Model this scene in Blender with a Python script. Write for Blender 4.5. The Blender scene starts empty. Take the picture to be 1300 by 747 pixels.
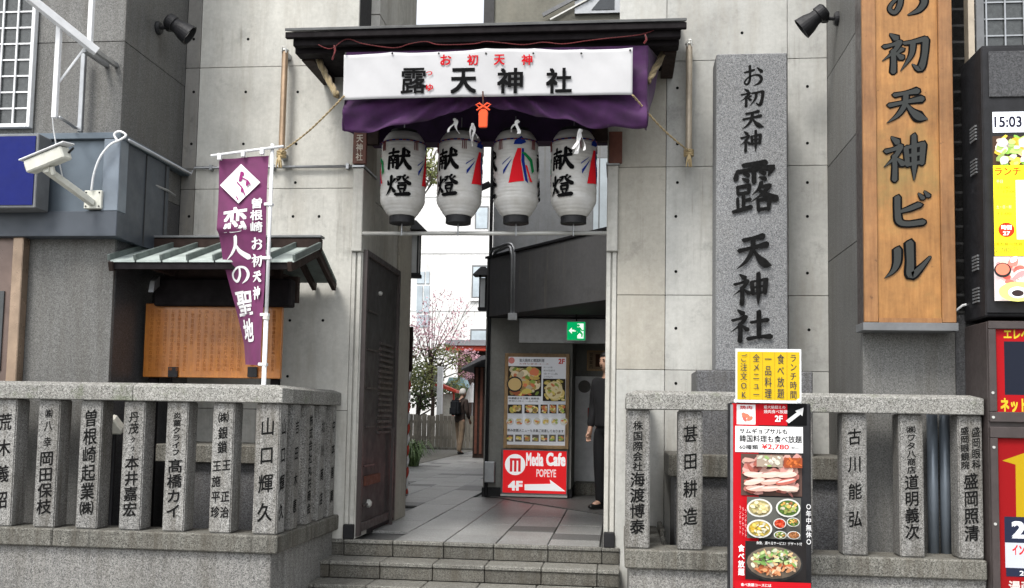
import bpy, bmesh, math, random
from math import pi, sin, cos, radians
from mathutils import Vector, Matrix, noise
sc = bpy.context.scene
COL = sc.collection
# ------------------------------------------------------------------ camera
FPX, PPX, PPY = 1250.0, 650.0, 433.0            # focal length and principal point in photo pixels (1300 x 747)
CAM = Vector((0, -8, 1.04))
CR = (Matrix.Rotation(radians(6.3), 3, 'Z') @ Matrix.Rotation(pi/2 + radians(4.3), 3, 'X') @ Matrix.Rotation(.018, 3, 'Z'))
cd = bpy.data.cameras.new('camera'); cam = bpy.data.objects.new('camera', cd); COL.objects.link(cam)
cam.matrix_world = Matrix.Translation(CAM) @ CR.to_4x4()
cd.sensor_fit = 'HORIZONTAL'; cd.sensor_width = 36; cd.lens = 36*FPX/1300
cd.shift_y = (PPY-373.5)/1300; cd.shift_x = 0; cd.clip_start = .05; cd.clip_end = 3000
sc.camera = cam
# ------------------------------------------------------------------ light: bright overcast afternoon
SUN_EL, SUN_AZ = 55, 205                          # degrees; azimuth measured clockwise from +Y
w = bpy.data.worlds.new('World'); sc.world = w; w.use_nodes = True
nt = w.node_tree; bg = nt.nodes['Background']
sky = nt.nodes.new('ShaderNodeTexSky'); sky.sky_type = 'NISHITA'; sky.sun_disc = False
sky.sun_elevation = radians(SUN_EL); sky.sun_rotation = radians(SUN_AZ); sky.dust_density = 2.5; sky.air_density = 1.2; sky.ozone_density = 1
hs = nt.nodes.new('ShaderNodeHueSaturation'); hs.inputs['Saturation'].default_value = .22; hs.inputs['Value'].default_value = 1.0
nt.links.new(sky.outputs[0], hs.inputs['Color']); nt.links.new(hs.outputs[0], bg.inputs[0])
bg.inputs[1].default_value = .15
sl = bpy.data.lights.new('sun', 'SUN'); sl.energy = 1.4; sl.angle = radians(16); sl.color = (1, .96, .9)
so = bpy.data.objects.new('sun', sl); COL.objects.link(so)
a, e = radians(SUN_AZ), radians(SUN_EL)
so.rotation_euler = (-Vector((sin(a)*cos(e), cos(a)*cos(e), sin(e)))).to_track_quat('-Z', 'Y').to_euler()
so.location = (-4, -14, 20)
sc.view_settings.view_transform = 'Standard'; sc.view_settings.look = 'None'
sc.view_settings.exposure = 1.1; sc.view_settings.gamma = 1

# ------------------------------------------------------------------ projection helpers: photo pixel -> point on a real plane
def ray(x, y): return CR @ Vector(((x-PPX)/FPX, -(y-PPY)/FPX, -1))
def P(x, y, Y): d = ray(x, y); return CAM + d*((Y-CAM.y)/d.y)
def PXp(x, y, X): d = ray(x, y); return CAM + d*((X-CAM.x)/d.x)
def PZ(x, y, Z): d = ray(x, y); return CAM + d*((Z-CAM.z)/d.z)
def rect(x0, y0, x1, y1, Y):
    xm, ym = (x0+x1)/2, (y0+y1)/2
    return P(x0, ym, Y).x, P(x1, ym, Y).x, P(xm, y1, Y).z, P(xm, y0, Y).z    # X0 X1 Z0 Z1

# ------------------------------------------------------------------ materials
MATS = {}
def newmat(name):
    m = bpy.data.materials.new(name); m.use_nodes = True; MATS[name] = m
    return m, m.node_tree, m.node_tree.nodes['Principled BSDF']
def N(nt, t, **kw):
    n = nt.nodes.new('ShaderNode'+t)
    for k, v in kw.items():
        if k in n.inputs: n.inputs[k].default_value = v
        else: setattr(n, k, v)
    return n
def L(nt, a, b): nt.links.new(a, b)
def pos(nt, scale=(1, 1, 1)):
    g = N(nt, 'NewGeometry'); m = N(nt, 'Mapping'); m.inputs['Scale'].default_value = scale
    L(nt, g.outputs['Position'], m.inputs['Vector']); return m.outputs[0]
def ramp(nt, fac, stops):
    r = N(nt, 'ValToRGB'); cr = r.color_ramp
    while len(cr.elements) < len(stops): cr.elements.new(.5)
    for e_, (p_, c_) in zip(cr.elements, stops):
        e_.position = p_; e_.color = (c_, c_, c_, 1) if isinstance(c_, (int, float)) else (*c_, 1)
    L(nt, fac, r.inputs[0]); return r.outputs[0]
def mix(nt, f, a_, b_, mode='MIX'):
    m = N(nt, 'Mix', data_type='RGBA', blend_type=mode); m.clamp_factor = True
    for s, v in ((m.inputs[0], f), (m.inputs[6], a_), (m.inputs[7], b_)):
        if hasattr(v, 'links'): L(nt, v, s)
        elif isinstance(v, (int, float)): s.default_value = v
        else: s.default_value = (*v, 1)
    return m.outputs[2]
def noi(nt, scale, detail=4, rough=.6, vec=None, sc3=(1, 1, 1)):
    n = N(nt, 'TexNoise'); n.inputs['Scale'].default_value = scale; n.inputs['Detail'].default_value = detail
    n.inputs['Roughness'].default_value = rough
    L(nt, vec or pos(nt, sc3), n.inputs['Vector']); return n.outputs[0]
def bump(nt, b, h, strength=.3, dist=.01):
    n = N(nt, 'Bump'); n.inputs['Strength'].default_value = strength; n.inputs['Distance'].default_value = dist
    L(nt, h, n.inputs['Height']); L(nt, n.outputs[0], b.inputs['Normal'])
def objrand(nt): return N(nt, 'ObjectInfo').outputs['Random']
def pertone(nt, col, lo=.85, hi=1.12):
    r = ramp(nt, objrand(nt), [(0, lo), (1, hi)]); return mix(nt, 1, col, r, 'MULTIPLY')
def plain(name, c, rough=.5, metal=0, wear=.12, scale=12, coat=0, bmp=0, spec=.5):
    m, nt, b = newmat(name)
    f = noi(nt, scale, 5, .65)
    lo = tuple(v*(1-wear) for v in c); hi = tuple(min(1, v*(1+wear)) for v in c)
    L(nt, ramp(nt, f, [(.3, lo), (.7, hi)]), b.inputs['Base Color'])
    b.inputs['Metallic'].default_value = metal; b.inputs['Specular IOR Level'].default_value = spec
    L(nt, ramp(nt, noi(nt, scale*2.3, 3), [(.3, max(0, rough-.1)), (.7, min(1, rough+.1))]), b.inputs['Roughness'])
    b.inputs['Coat Weight'].default_value = coat
    if bmp: bump(nt, b, noi(nt, scale*6, 3), bmp, .003)
    return m
def concrete(name, base, stain=.5, streak=.5, tint=(.30, .27, .22)):
    m, nt, b = newmat(name)
    c = ramp(nt, noi(nt, 1.1, 6, .62), [(.28, tuple(v*.74 for v in base)), (.5, base), (.72, tuple(min(.84, v*1.2) for v in base))])
    fine = ramp(nt, noi(nt, 22, 7, .78), [(.3, .85), (.7, 1.08)])
    c = mix(nt, 1, c, fine, 'MULTIPLY')
    st = ramp(nt, noi(nt, 1.5, 7, .72, sc3=(3.0, 3.0, .42)), [(.5, 0), (.74, streak)])
    c = mix(nt, st, c, tint)
    bl = ramp(nt, noi(nt, 3.6, 7, .75), [(.56, 0), (.68, stain)])
    c = mix(nt, bl, c, tuple(v*.55 for v in base))
    wl = ramp(nt, noi(nt, 5, 5, .7, sc3=(2.4, 2.4, .5)), [(.62, 0), (.75, .35)])
    c = mix(nt, wl, c, tuple(min(.75, v*1.35) for v in base))
    # bug holes
    v = N(nt, 'TexVoronoi'); v.inputs['Scale'].default_value = 16; L(nt, pos(nt), v.inputs['Vector'])
    h = ramp(nt, v.outputs['Distance'], [(.035, 1), (.07, 0)]); c = mix(nt, mix(nt, 1, h, ramp(nt, noi(nt, 3), [(.5, 0), (.62, .8)]), 'MULTIPLY'), c, tuple(v_*.4 for v_ in base))
    dr = ramp(nt, noi(nt, 1.2, 5, .75, sc3=(16, 16, .55)), [(.54, 0), (.66, .6)]); dm = ramp(nt, noi(nt, .9, 4, .6), [(.48, 0), (.6, .75)])
    c = mix(nt, mix(nt, 1, dr, dm, 'MULTIPLY'), c, (.17, .155, .125))
    c = pertone(nt, c, .93, 1.05)
    wv = ramp(nt, noi(nt, 1.6, 5, .7, sc3=(5, 5, .3)), [(.45, 1), (.75, .92)]); c = mix(nt, 1, c, wv, 'MULTIPLY')
    L(nt, c, b.inputs['Base Color']); b.inputs['Roughness'].default_value = .85; b.inputs['Specular IOR Level'].default_value = .25
    bump(nt, b, noi(nt, 30, 6, .7), .25, .004); return m
def granite(name, dark, mid, light, scale=150, rough=.6, dirt=.35, dirtc=(.09, .085, .07), moss=0, streak=.0):
    m, nt, b = newmat(name)
    v = N(nt, 'TexVoronoi'); v.inputs['Scale'].default_value = scale; L(nt, pos(nt), v.inputs['Vector'])
    s = N(nt, 'SeparateColor'); L(nt, v.outputs['Color'], s.inputs[0])
    c = ramp(nt, s.outputs[0], [(0, dark), (.22, dark), (.3, mid), (.68, mid), (.8, light), (1, light)])
    c2 = ramp(nt, noi(nt, scale*.45, 3, .8), [(.32, .62), (.5, 1), (.68, 1.3)])
    c = mix(nt, 1, c, c2, 'MULTIPLY')
    d = ramp(nt, noi(nt, 2.6, 7, .72), [(.42, 0), (.72, dirt)]); c = mix(nt, d, c, dirtc)
    if streak:
        st = ramp(nt, noi(nt, 3, 6, .75, sc3=(4, 4, .35)), [(.45, 0), (.66, streak)]); c = mix(nt, st, c, (.07, .06, .045))
    if moss:
        ms = ramp(nt, noi(nt, 5, 6, .7), [(.53, 0), (.66, moss)]); c = mix(nt, ms, c, (.09, .12, .045))
    if streak:
        dr = ramp(nt, noi(nt, 1.6, 5, .75, sc3=(13, 13, 1.1)), [(.5, 0), (.64, streak*.9)]); dm = ramp(nt, noi(nt, 1.7, 4, .6), [(.44, 0), (.58, .9)])
        c = mix(nt, mix(nt, 1, dr, dm, 'MULTIPLY'), c, tuple(v*.8 for v in dark))
    else:
        gv = N(nt, 'TexVoronoi'); gv.inputs['Scale'].default_value = 5; L(nt, pos(nt), gv.inputs['Vector']); c = mix(nt, ramp(nt, gv.outputs['Distance'], [(.07, .55), (.11, 0)]), c, dark)
    c = mix(nt, 1, c, ramp(nt, noi(nt, 1.3, 5, .65), [(.3, .80), (.7, 1.1)]), 'MULTIPLY')
    c = pertone(nt, c, .84, 1.12)
    L(nt, c, b.inputs['Base Color']); b.inputs['Roughness'].default_value = rough; b.inputs['Specular IOR Level'].default_value = .35
    bump(nt, b, noi(nt, scale*.8, 3, .6), .18, .003); return m
def woodm(name, c1, c2, sc3=(14, 14, 1.2), rough=.55, green=0, coat=0):
    m, nt, b = newmat(name)
    n = noi(nt, 3, 7, .65, sc3=sc3)
    c = ramp(nt, n, [(.25, c1), (.5, tuple((p+q)/2 for p, q in zip(c1, c2))), (.75, c2)])
    k = ramp(nt, noi(nt, 2.4, 6, .75), [(.35, .66), (.65, 1.12)]); c = mix(nt, 1, c, k, 'MULTIPLY')
    sp = ramp(nt, noi(nt, 24, 3, .7), [(.68, 0), (.74, .6)]); c = mix(nt, sp, c, tuple(v*.35 for v in c1))
    if green: c = mix(nt, ramp(nt, noi(nt, 2.1, 6, .7), [(.52, 0), (.7, green)]), c, (.19, .16, .045))
    c = pertone(nt, c, .9, 1.08)
    L(nt, c, b.inputs['Base Color']); b.inputs['Roughness'].default_value = rough; b.inputs['Coat Weight'].default_value = coat
    bump(nt, b, n, .2, .004); return m
def inkm(name, rough=.45, emit=0, coat=0):
    m, nt, b = newmat(name); at = N(nt, 'Attribute', attribute_name='ink')
    L(nt, at.outputs['Color'], b.inputs['Base Color']); b.inputs['Roughness'].default_value = rough; b.inputs['Specular IOR Level'].default_value = .06; b.inputs['Coat Weight'].default_value = coat
    if emit: L(nt, at.outputs['Color'], b.inputs['Emission Color']); b.inputs['Emission Strength'].default_value = emit
    return m
def cloth(name, c, wear=.15, sheen=.3, rough=.85, trans=0):
    m, nt, b = newmat(name)
    L(nt, ramp(nt, noi(nt, 9, 4), [(.3, tuple(v*(1-wear) for v in c)), (.7, tuple(min(1, v*(1+wear)) for v in c))]), b.inputs['Base Color'])
    b.inputs['Roughness'].default_value = rough; b.inputs['Sheen Weight'].default_value = sheen
    wv = noi(nt, 320, 2); bump(nt, b, wv, .15, .001); return m
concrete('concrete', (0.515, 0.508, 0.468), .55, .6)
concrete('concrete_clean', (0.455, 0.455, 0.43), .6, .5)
concrete('concrete_stained_shaded', (0.40, 0.38, 0.33), .6, .6)
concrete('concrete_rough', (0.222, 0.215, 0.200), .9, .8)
concrete('concrete_mid', (.30, .30, .28), .4, .4)
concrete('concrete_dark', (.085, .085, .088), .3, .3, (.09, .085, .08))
concrete('plaster_olive', (.24, .235, .20), .2, .3)
concrete('plaster_grey', (.25, .26, .27), .2, .25)
concrete('asphalt', (.06, .06, .06), .4, 0)
concrete('plaster_white', (.84, .84, .82), .05, .08, (.6, .6, .58))
granite('granite_post', (.10, .10, .095), (.255, .25, .24), (.37, .365, .35), 190, .75, .5, streak=.65)
granite('granite_rail', (.12, .12, .11), (.29, .285, .265), (.42, .415, .39), 190, .75, .4, moss=.45, streak=.35)
granite('granite_ledge', (.06, .058, .05), (.165, .16, .14), (.24, .235, .21), 190, .8, .5, streak=.8)
granite('granite_base', (.10, .10, .098), (.225, .22, .21), (.32, .315, .30), 180, .75, .35, streak=.4)
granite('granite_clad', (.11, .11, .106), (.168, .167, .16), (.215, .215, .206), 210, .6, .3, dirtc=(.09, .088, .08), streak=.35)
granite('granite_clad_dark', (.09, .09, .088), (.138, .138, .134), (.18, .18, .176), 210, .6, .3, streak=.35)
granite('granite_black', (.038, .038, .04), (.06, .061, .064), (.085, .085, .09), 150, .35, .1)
granite('granite_monument', (.10, .102, .106), (.185, .19, .196), (.265, .27, .275), 210, .7, .25)
granite('granite_plinth', (.06, .06, .063), (.115, .116, .12), (.17, .17, .18), 180, .6, .3, streak=.3)
granite('granite_paver', (.17, .17, .167), (.28, .283, .278), (.37, .372, .366), 170, .42, .75, dirtc=(.14, .135, .125))
granite('granite_paver_dark', (.08, .08, .08), (.125, .125, .122), (.17, .17, .17), 170, .5, .3)
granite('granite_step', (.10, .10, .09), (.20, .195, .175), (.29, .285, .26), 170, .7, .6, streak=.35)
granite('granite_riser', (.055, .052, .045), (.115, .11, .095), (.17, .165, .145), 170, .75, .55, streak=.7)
plain('joint', (.03, .03, .03), .9)
plain('black_metal', (.014, .014, .016), .55, .0, .3, spec=.3)
plain('steel_blue', (.10, .125, .15), .45, .35, .12, 4)
plain('steel_blue_light', (.17, .20, .235), .42, .35, .15, 4)
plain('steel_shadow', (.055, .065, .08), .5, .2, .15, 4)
plain('white_paint', (.72, .73, .74), .35, 0, .1)
plain('cream_paint', (.62, .62, .55), .4, 0, .15)
plain('grey_metal', (.34, .35, .36), .38, .75, .12)
plain('bright_steel', (.55, .55, .52), .4, .4, .08, 5)
plain('copper_pipe', (.42, .30, .20), .4, .5, .25, 6)
plain('tan_pipe', (.42, .36, .28), .45, .3, .25, 6)
plain('bronze', (.14, .10, .085), .35, .4, .2, 5)
plain('bronze_bright', (.30, .22, .16), .3, .6, .3, 3)
plain('brown_frame', (.06, .048, .046), .4, .2, .15)
plain('dark_glass', (.03, .035, .04), .12, 0, .2, 8)
plain('wired_glass', (.055, .06, .06), .2, 0, .35, 40)
plain('pale_glass', (.42, .48, .52), .12, 0, .2, 2)
plain('frosted_glass', (.62, .64, .64), .5, 0, .08)
plain('teal_glass', (.17, .22, .24), .1, 0, .25, 3)
plain('blue_plastic', (.003, .009, .12), .55, 0, .08, spec=.2)
plain('roof_metal', (.16, .165, .17), .5, .3, .2, 5)
plain('roof_sheet_metal', (.07, .072, .072), .65, .1, .4, 5)
plain('gate_metal', (.05, .046, .046), .5, .2, .35, 4)
plain('black_wood', (.010, .008, .009), .8, 0, .4, 8, spec=.15)
plain('dark_wood', (.026, .016, .013), .75, 0, .4, 10, bmp=.3, spec=.2)
plain('red_brown_wood', (.11, .035, .02), .6, 0, .3, 12)
plain('patina', (.38, .43, .405), .6, .1, .25, 9)
plain('patina_seam', (.12, .145, .135), .55, .2, .3, 9)
woodm('amber_board', (.40, .12, .013), (.54, .20, .026), rough=.35, coat=.25)
woodm('cedar_board', (.28, .12, .028), (.46, .225, .065), green=.55)
woodm('cedar_frame', (.24, .10, .03), (.38, .19, .07))
woodm('pine_frame', (.42, .26, .12), (.55, .37, .19))
woodm('grey_board', (.17, .155, .125), (.34, .31, .26), sc3=(20, 20, 1))
cloth('purple_cloth', (.046, .008, .060), .35, .1, .85)
cloth('purple_dark', (.03, .008, .045), .3, .1, .8)
cloth('flag_cloth', (.13, .018, .085), .2, .05, .75)
cloth('banner_cloth', (.46, .46, .47), .03, .1)
cloth('rope_straw', (.42, .32, .17), .35, .2)
cloth('rope_old', (.22, .17, .09), .4, .2)
cloth('rope_red', (.13, .01, .012), .3, .2)
cloth('orange_red', (.78, .075, .012), .1, .2)
cloth('paper', (.8, .8, .79), .05, 0)
cloth('jacket_brown', (.045, .03, .025), .3, .05)
cloth('khaki', (.25, .18, .12), .2, .2)
cloth('suit_black', (.006, .006, .008), .3, 0)
cloth('backpack_navy', (.007, .009, .014), .3, 0)
plain('skin', (.52, .31, .22), .5, 0, .1)
plain('hair_black', (.012, .010, .010), .5, 0, .3, 60, bmp=.6)
plain('hair_white', (.62, .60, .57), .7, 0, .15, 60, bmp=.6)
plain('leather_black', (.012, .012, .012), .35)
plain('leaf_green', (.085, .125, .045), .6, 0, .5, 3)
plain('leaf_yellow', (.20, .22, .07), .6, 0, .4, 3)
plain('leaf_strap', (.10, .16, .055), .5, 0, .5, 3)
plain('blossom', (.58, .34, .39), .7, 0, .25, 5)
plain('bark', (.07, .052, .042), .85, 0, .35, 14, bmp=.5)
plain('vermilion', (.50, .05, .025), .5, 0, .15)
plain('tile_roof', (.10, .10, .11), .6, 0, .2)
plain('teal_roof', (.22, .35, .38), .6, 0, .25)
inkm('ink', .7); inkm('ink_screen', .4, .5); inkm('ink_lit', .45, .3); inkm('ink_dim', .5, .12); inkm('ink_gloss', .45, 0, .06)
plain('black_ink', (.012, .011, .011), .6); plain('grey_ink', (.075, .08, .085), .6, 0, .2)
plain('carved_ink', (.008, .008, .008), .9, 0, .5, 30, spec=.1)
def lanternm():
    m, nt, b = newmat('lantern_paper')
    c = ramp(nt, noi(nt, 8, 5), [(.3, (.46, .445, .41)), (.7, (.60, .595, .58))])
    L(nt, c, b.inputs['Base Color']); b.inputs['Roughness'].default_value = .45; b.inputs['Coat Weight'].default_value = .2
lanternm()
M = MATS

# ------------------------------------------------------------------ objects
ORG = {}                                          # object name -> world origin
def origin(o): return ORG.get(o.name, Vector((0, 0, 0))) if o else Vector((0, 0, 0))
def tag(o, label=None, cat=None, group=None, kind=None):
    if label: o['label'] = label
    if cat: o['category'] = cat
    if group: o['group'] = group
    if kind: o['kind'] = kind
    return o
def thing(name, label, cat, loc, group=None):
    o = bpy.data.objects.new(name, None); COL.objects.link(o); o.location = loc; o.empty_display_size = .1
    ORG[o.name] = Vector(loc); return tag(o, label, cat, group)
class MB:
    def __init__(s): s.v = []; s.f = []; s.c = []; s.m = []; s.mi = 0; s.layer = 0
    def add(s, vs, fs, col=None):
        n = len(s.v); s.v += [tuple(p) for p in vs]
        for f in fs: s.f.append([i+n for i in f]); s.c.append(col); s.m.append(s.mi)
        return s
    def box(s, x0, x1, y0, y1, z0, z1, col=None):
        x0, x1 = min(x0, x1), max(x0, x1); y0, y1 = min(y0, y1), max(y0, y1); z0, z1 = min(z0, z1), max(z0, z1)
        return s.add([(x0, y0, z0), (x1, y0, z0), (x1, y1, z0), (x0, y1, z0), (x0, y0, z1), (x1, y0, z1), (x1, y1, z1), (x0, y1, z1)],
                     [(3, 2, 1, 0), (4, 5, 6, 7), (0, 1, 5, 4), (1, 2, 6, 5), (2, 3, 7, 6), (3, 0, 4, 7)], col)
    def beam(s, a_, b_, w_, h_, col=None, up=(0, 0, 1)):
        a_, b_ = Vector(a_), Vector(b_); d = (b_-a_).normalized(); u = d.cross(Vector(up))
        if u.length < 1e-4: u = d.cross(Vector((0, 1, 0)))
        u.normalize(); t = u.cross(d)
        vs = [p + u*sx*w_/2 + t*sy*h_/2 for p in (a_, b_) for sx, sy in ((-1, -1), (1, -1), (1, 1), (-1, 1))]
        return s.add(vs, [(0, 1, 2, 3), (7, 6, 5, 4), (0, 4, 5, 1), (1, 5, 6, 2), (2, 6, 7, 3), (3, 7, 4, 0)], col)
    def prism(s, poly, axis, d0, d1, col=None):
        n = len(poly)
        def pt(p, d): return {'x': (d, p[0], p[1]), 'y': (p[0], d, p[1]), 'z': (p[0], p[1], d)}[axis]
        vs = [pt(p, d0) for p in poly]+[pt(p, d1) for p in poly]
        fs = [tuple(range(n)), tuple(range(2*n-1, n-1, -1))]+[(i, n+i, n+(i+1) % n, (i+1) % n) for i in range(n)]
        return s.add(vs, fs, col)
    def tube(s, pts, r, n=8, cap=True, col=None, taper=None):
        pts = [Vector(p) for p in pts]; rs = taper or [r]*len(pts); prev = None; vs = []
        for i, p in enumerate(pts):
            d = (pts[min(i+1, len(pts)-1)]-pts[max(i-1, 0)]).normalized()
            if prev is None: u = d.orthogonal().normalized()
            else: u = (prev-d*prev.dot(d)).normalized()
            prev = u; t = d.cross(u)
            vs += [p+(u*cos(2*pi*k/n)+t*sin(2*pi*k/n))*rs[i] for k in range(n)]
        fs = [(i*n+k, i*n+(k+1) % n, (i+1)*n+(k+1) % n, (i+1)*n+k) for i in range(len(pts)-1) for k in range(n)]
        if cap: fs += [tuple(range(n-1, -1, -1)), tuple(range((len(pts)-1)*n, len(pts)*n))]
        return s.add(vs, fs, col)
    def lathe(s, prof, c, n=24, col=None, axis='z'):
        c = Vector(c); vs = []
        for r, z in prof:
            for k in range(n):
                a_ = 2*pi*k/n; q = Vector((r*cos(a_), r*sin(a_), z))
                if axis == 'y': q = Vector((q.x, q.z, q.y))
                if axis == 'x': q = Vector((q.z, q.x, q.y))
                vs.append(c+q)
        m_ = len(prof)
        fs = [(i*n+k, i*n+(k+1) % n, (i+1)*n+(k+1) % n, (i+1)*n+k) for i in range(m_-1) for k in range(n)]
        fs += [tuple(range(n-1, -1, -1)), tuple(range((m_-1)*n, m_*n))]
        return s.add(vs, fs, col)
    def sheet(s, fn, nu, nv, col=None):
        vs = [fn(i/nu, j/nv) for j in range(nv+1) for i in range(nu+1)]
        fs = [(j*(nu+1)+i, j*(nu+1)+i+1, (j+1)*(nu+1)+i+1, (j+1)*(nu+1)+i) for j in range(nv) for i in range(nu)]
        return s.add(vs, fs, col)
    def build(s, name, mat, parent=None, bevel=0, smooth=False, solid=0, at=None, segs=1):
        o0 = Vector(at) if at is not None else origin(parent)
        me = bpy.data.meshes.new(name); me.from_pydata([(x-o0.x, y-o0.y, z-o0.z) for x, y, z in s.v], [], s.f)
        mats = mat if isinstance(mat, (list, tuple)) else [mat]
        for q in mats: me.materials.append(M[q])
        me.polygons.foreach_set('material_index', s.m)
        if any(c is not None for c in s.c):
            at_ = me.attributes.new('ink', 'FLOAT_COLOR', 'FACE')
            at_.data.foreach_set('color', [q for c in s.c for q in (*(c or (1, 1, 1)), 1)])
        if bevel or solid or True:
            bm = bmesh.new(); bm.from_mesh(me)
            if not any(c is not None for c in s.c): bmesh.ops.recalc_face_normals(bm, faces=bm.faces)
            if solid: bmesh.ops.solidify(bm, geom=bm.faces[:], thickness=solid)
            if bevel:
                bmesh.ops.bevel(bm, geom=[e_ for e_ in bm.edges if len(e_.link_faces) == 2 and e_.calc_face_angle(0) > .5], offset=bevel, segments=segs, affect='EDGES', clamp_overlap=True)
            bm.to_mesh(me); bm.free()
        if smooth: me.polygons.foreach_set('use_smooth', [True]*len(me.polygons)); 
        o = bpy.data.objects.new(name, me); COL.objects.link(o)
        if parent: o.parent = parent
        if at is not None: o.location = o0-origin(parent)
        ORG[o.name] = o0
        return o
def clone(o, parent, loc):
    c = o.copy(); COL.objects.link(c); c.parent = parent; c.location = Vector(loc)-origin(parent); ORG[c.name] = Vector(loc); return c
def struct(name, mb, mat, **k): return tag(mb.build(name, mat, **k), kind='structure')

# ------------------------------------------------------------------ lettering
GC = {}
def glyphs(s, bold=0.0):
    """outline of a string in em units; bold strokes come from slightly shifted copies"""
    k = (s, bold)
    if k not in GC:
        c = bpy.data.curves.new('t', 'FONT'); c.body = s; c.size = 1; c.resolution_u = 3; c.align_x = 'CENTER'
        o = bpy.data.objects.new('t', c); COL.objects.link(o)
        me = bpy.data.meshes.new_from_object(o.evaluated_get(bpy.context.evaluated_depsgraph_get()))
        vs, fs = [], []; b = bold*.8
        for dx, dy in (((-b, -b), (b, -b), (b, b), (-b, b)) if b > .008 else ((-b, 0), (b, 0)) if b else ((0, 0),)):
            n = len(vs); vs += [(v.co.x+dx, v.co.y+dy) for v in me.vertices]; fs += [tuple(i+n for i in p.vertices) for p in me.polygons]
        GC[k] = (vs, fs, len(me.vertices))
        bpy.data.objects.remove(o); bpy.data.curves.remove(c); bpy.data.meshes.remove(me)
    return GC[k]
NE = [[(20, 4, 4), (32, 15, 11)], [(7, 34, 7), (24, 30, 6), (39, 24, 9)], [(39, 25, 9), (26, 48, 6), (3, 68, 1)], [(25, 44, 8), (26, 70, 8), (25, 97, 9)], [(30, 50, 3), (43, 63, 10)]]
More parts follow.
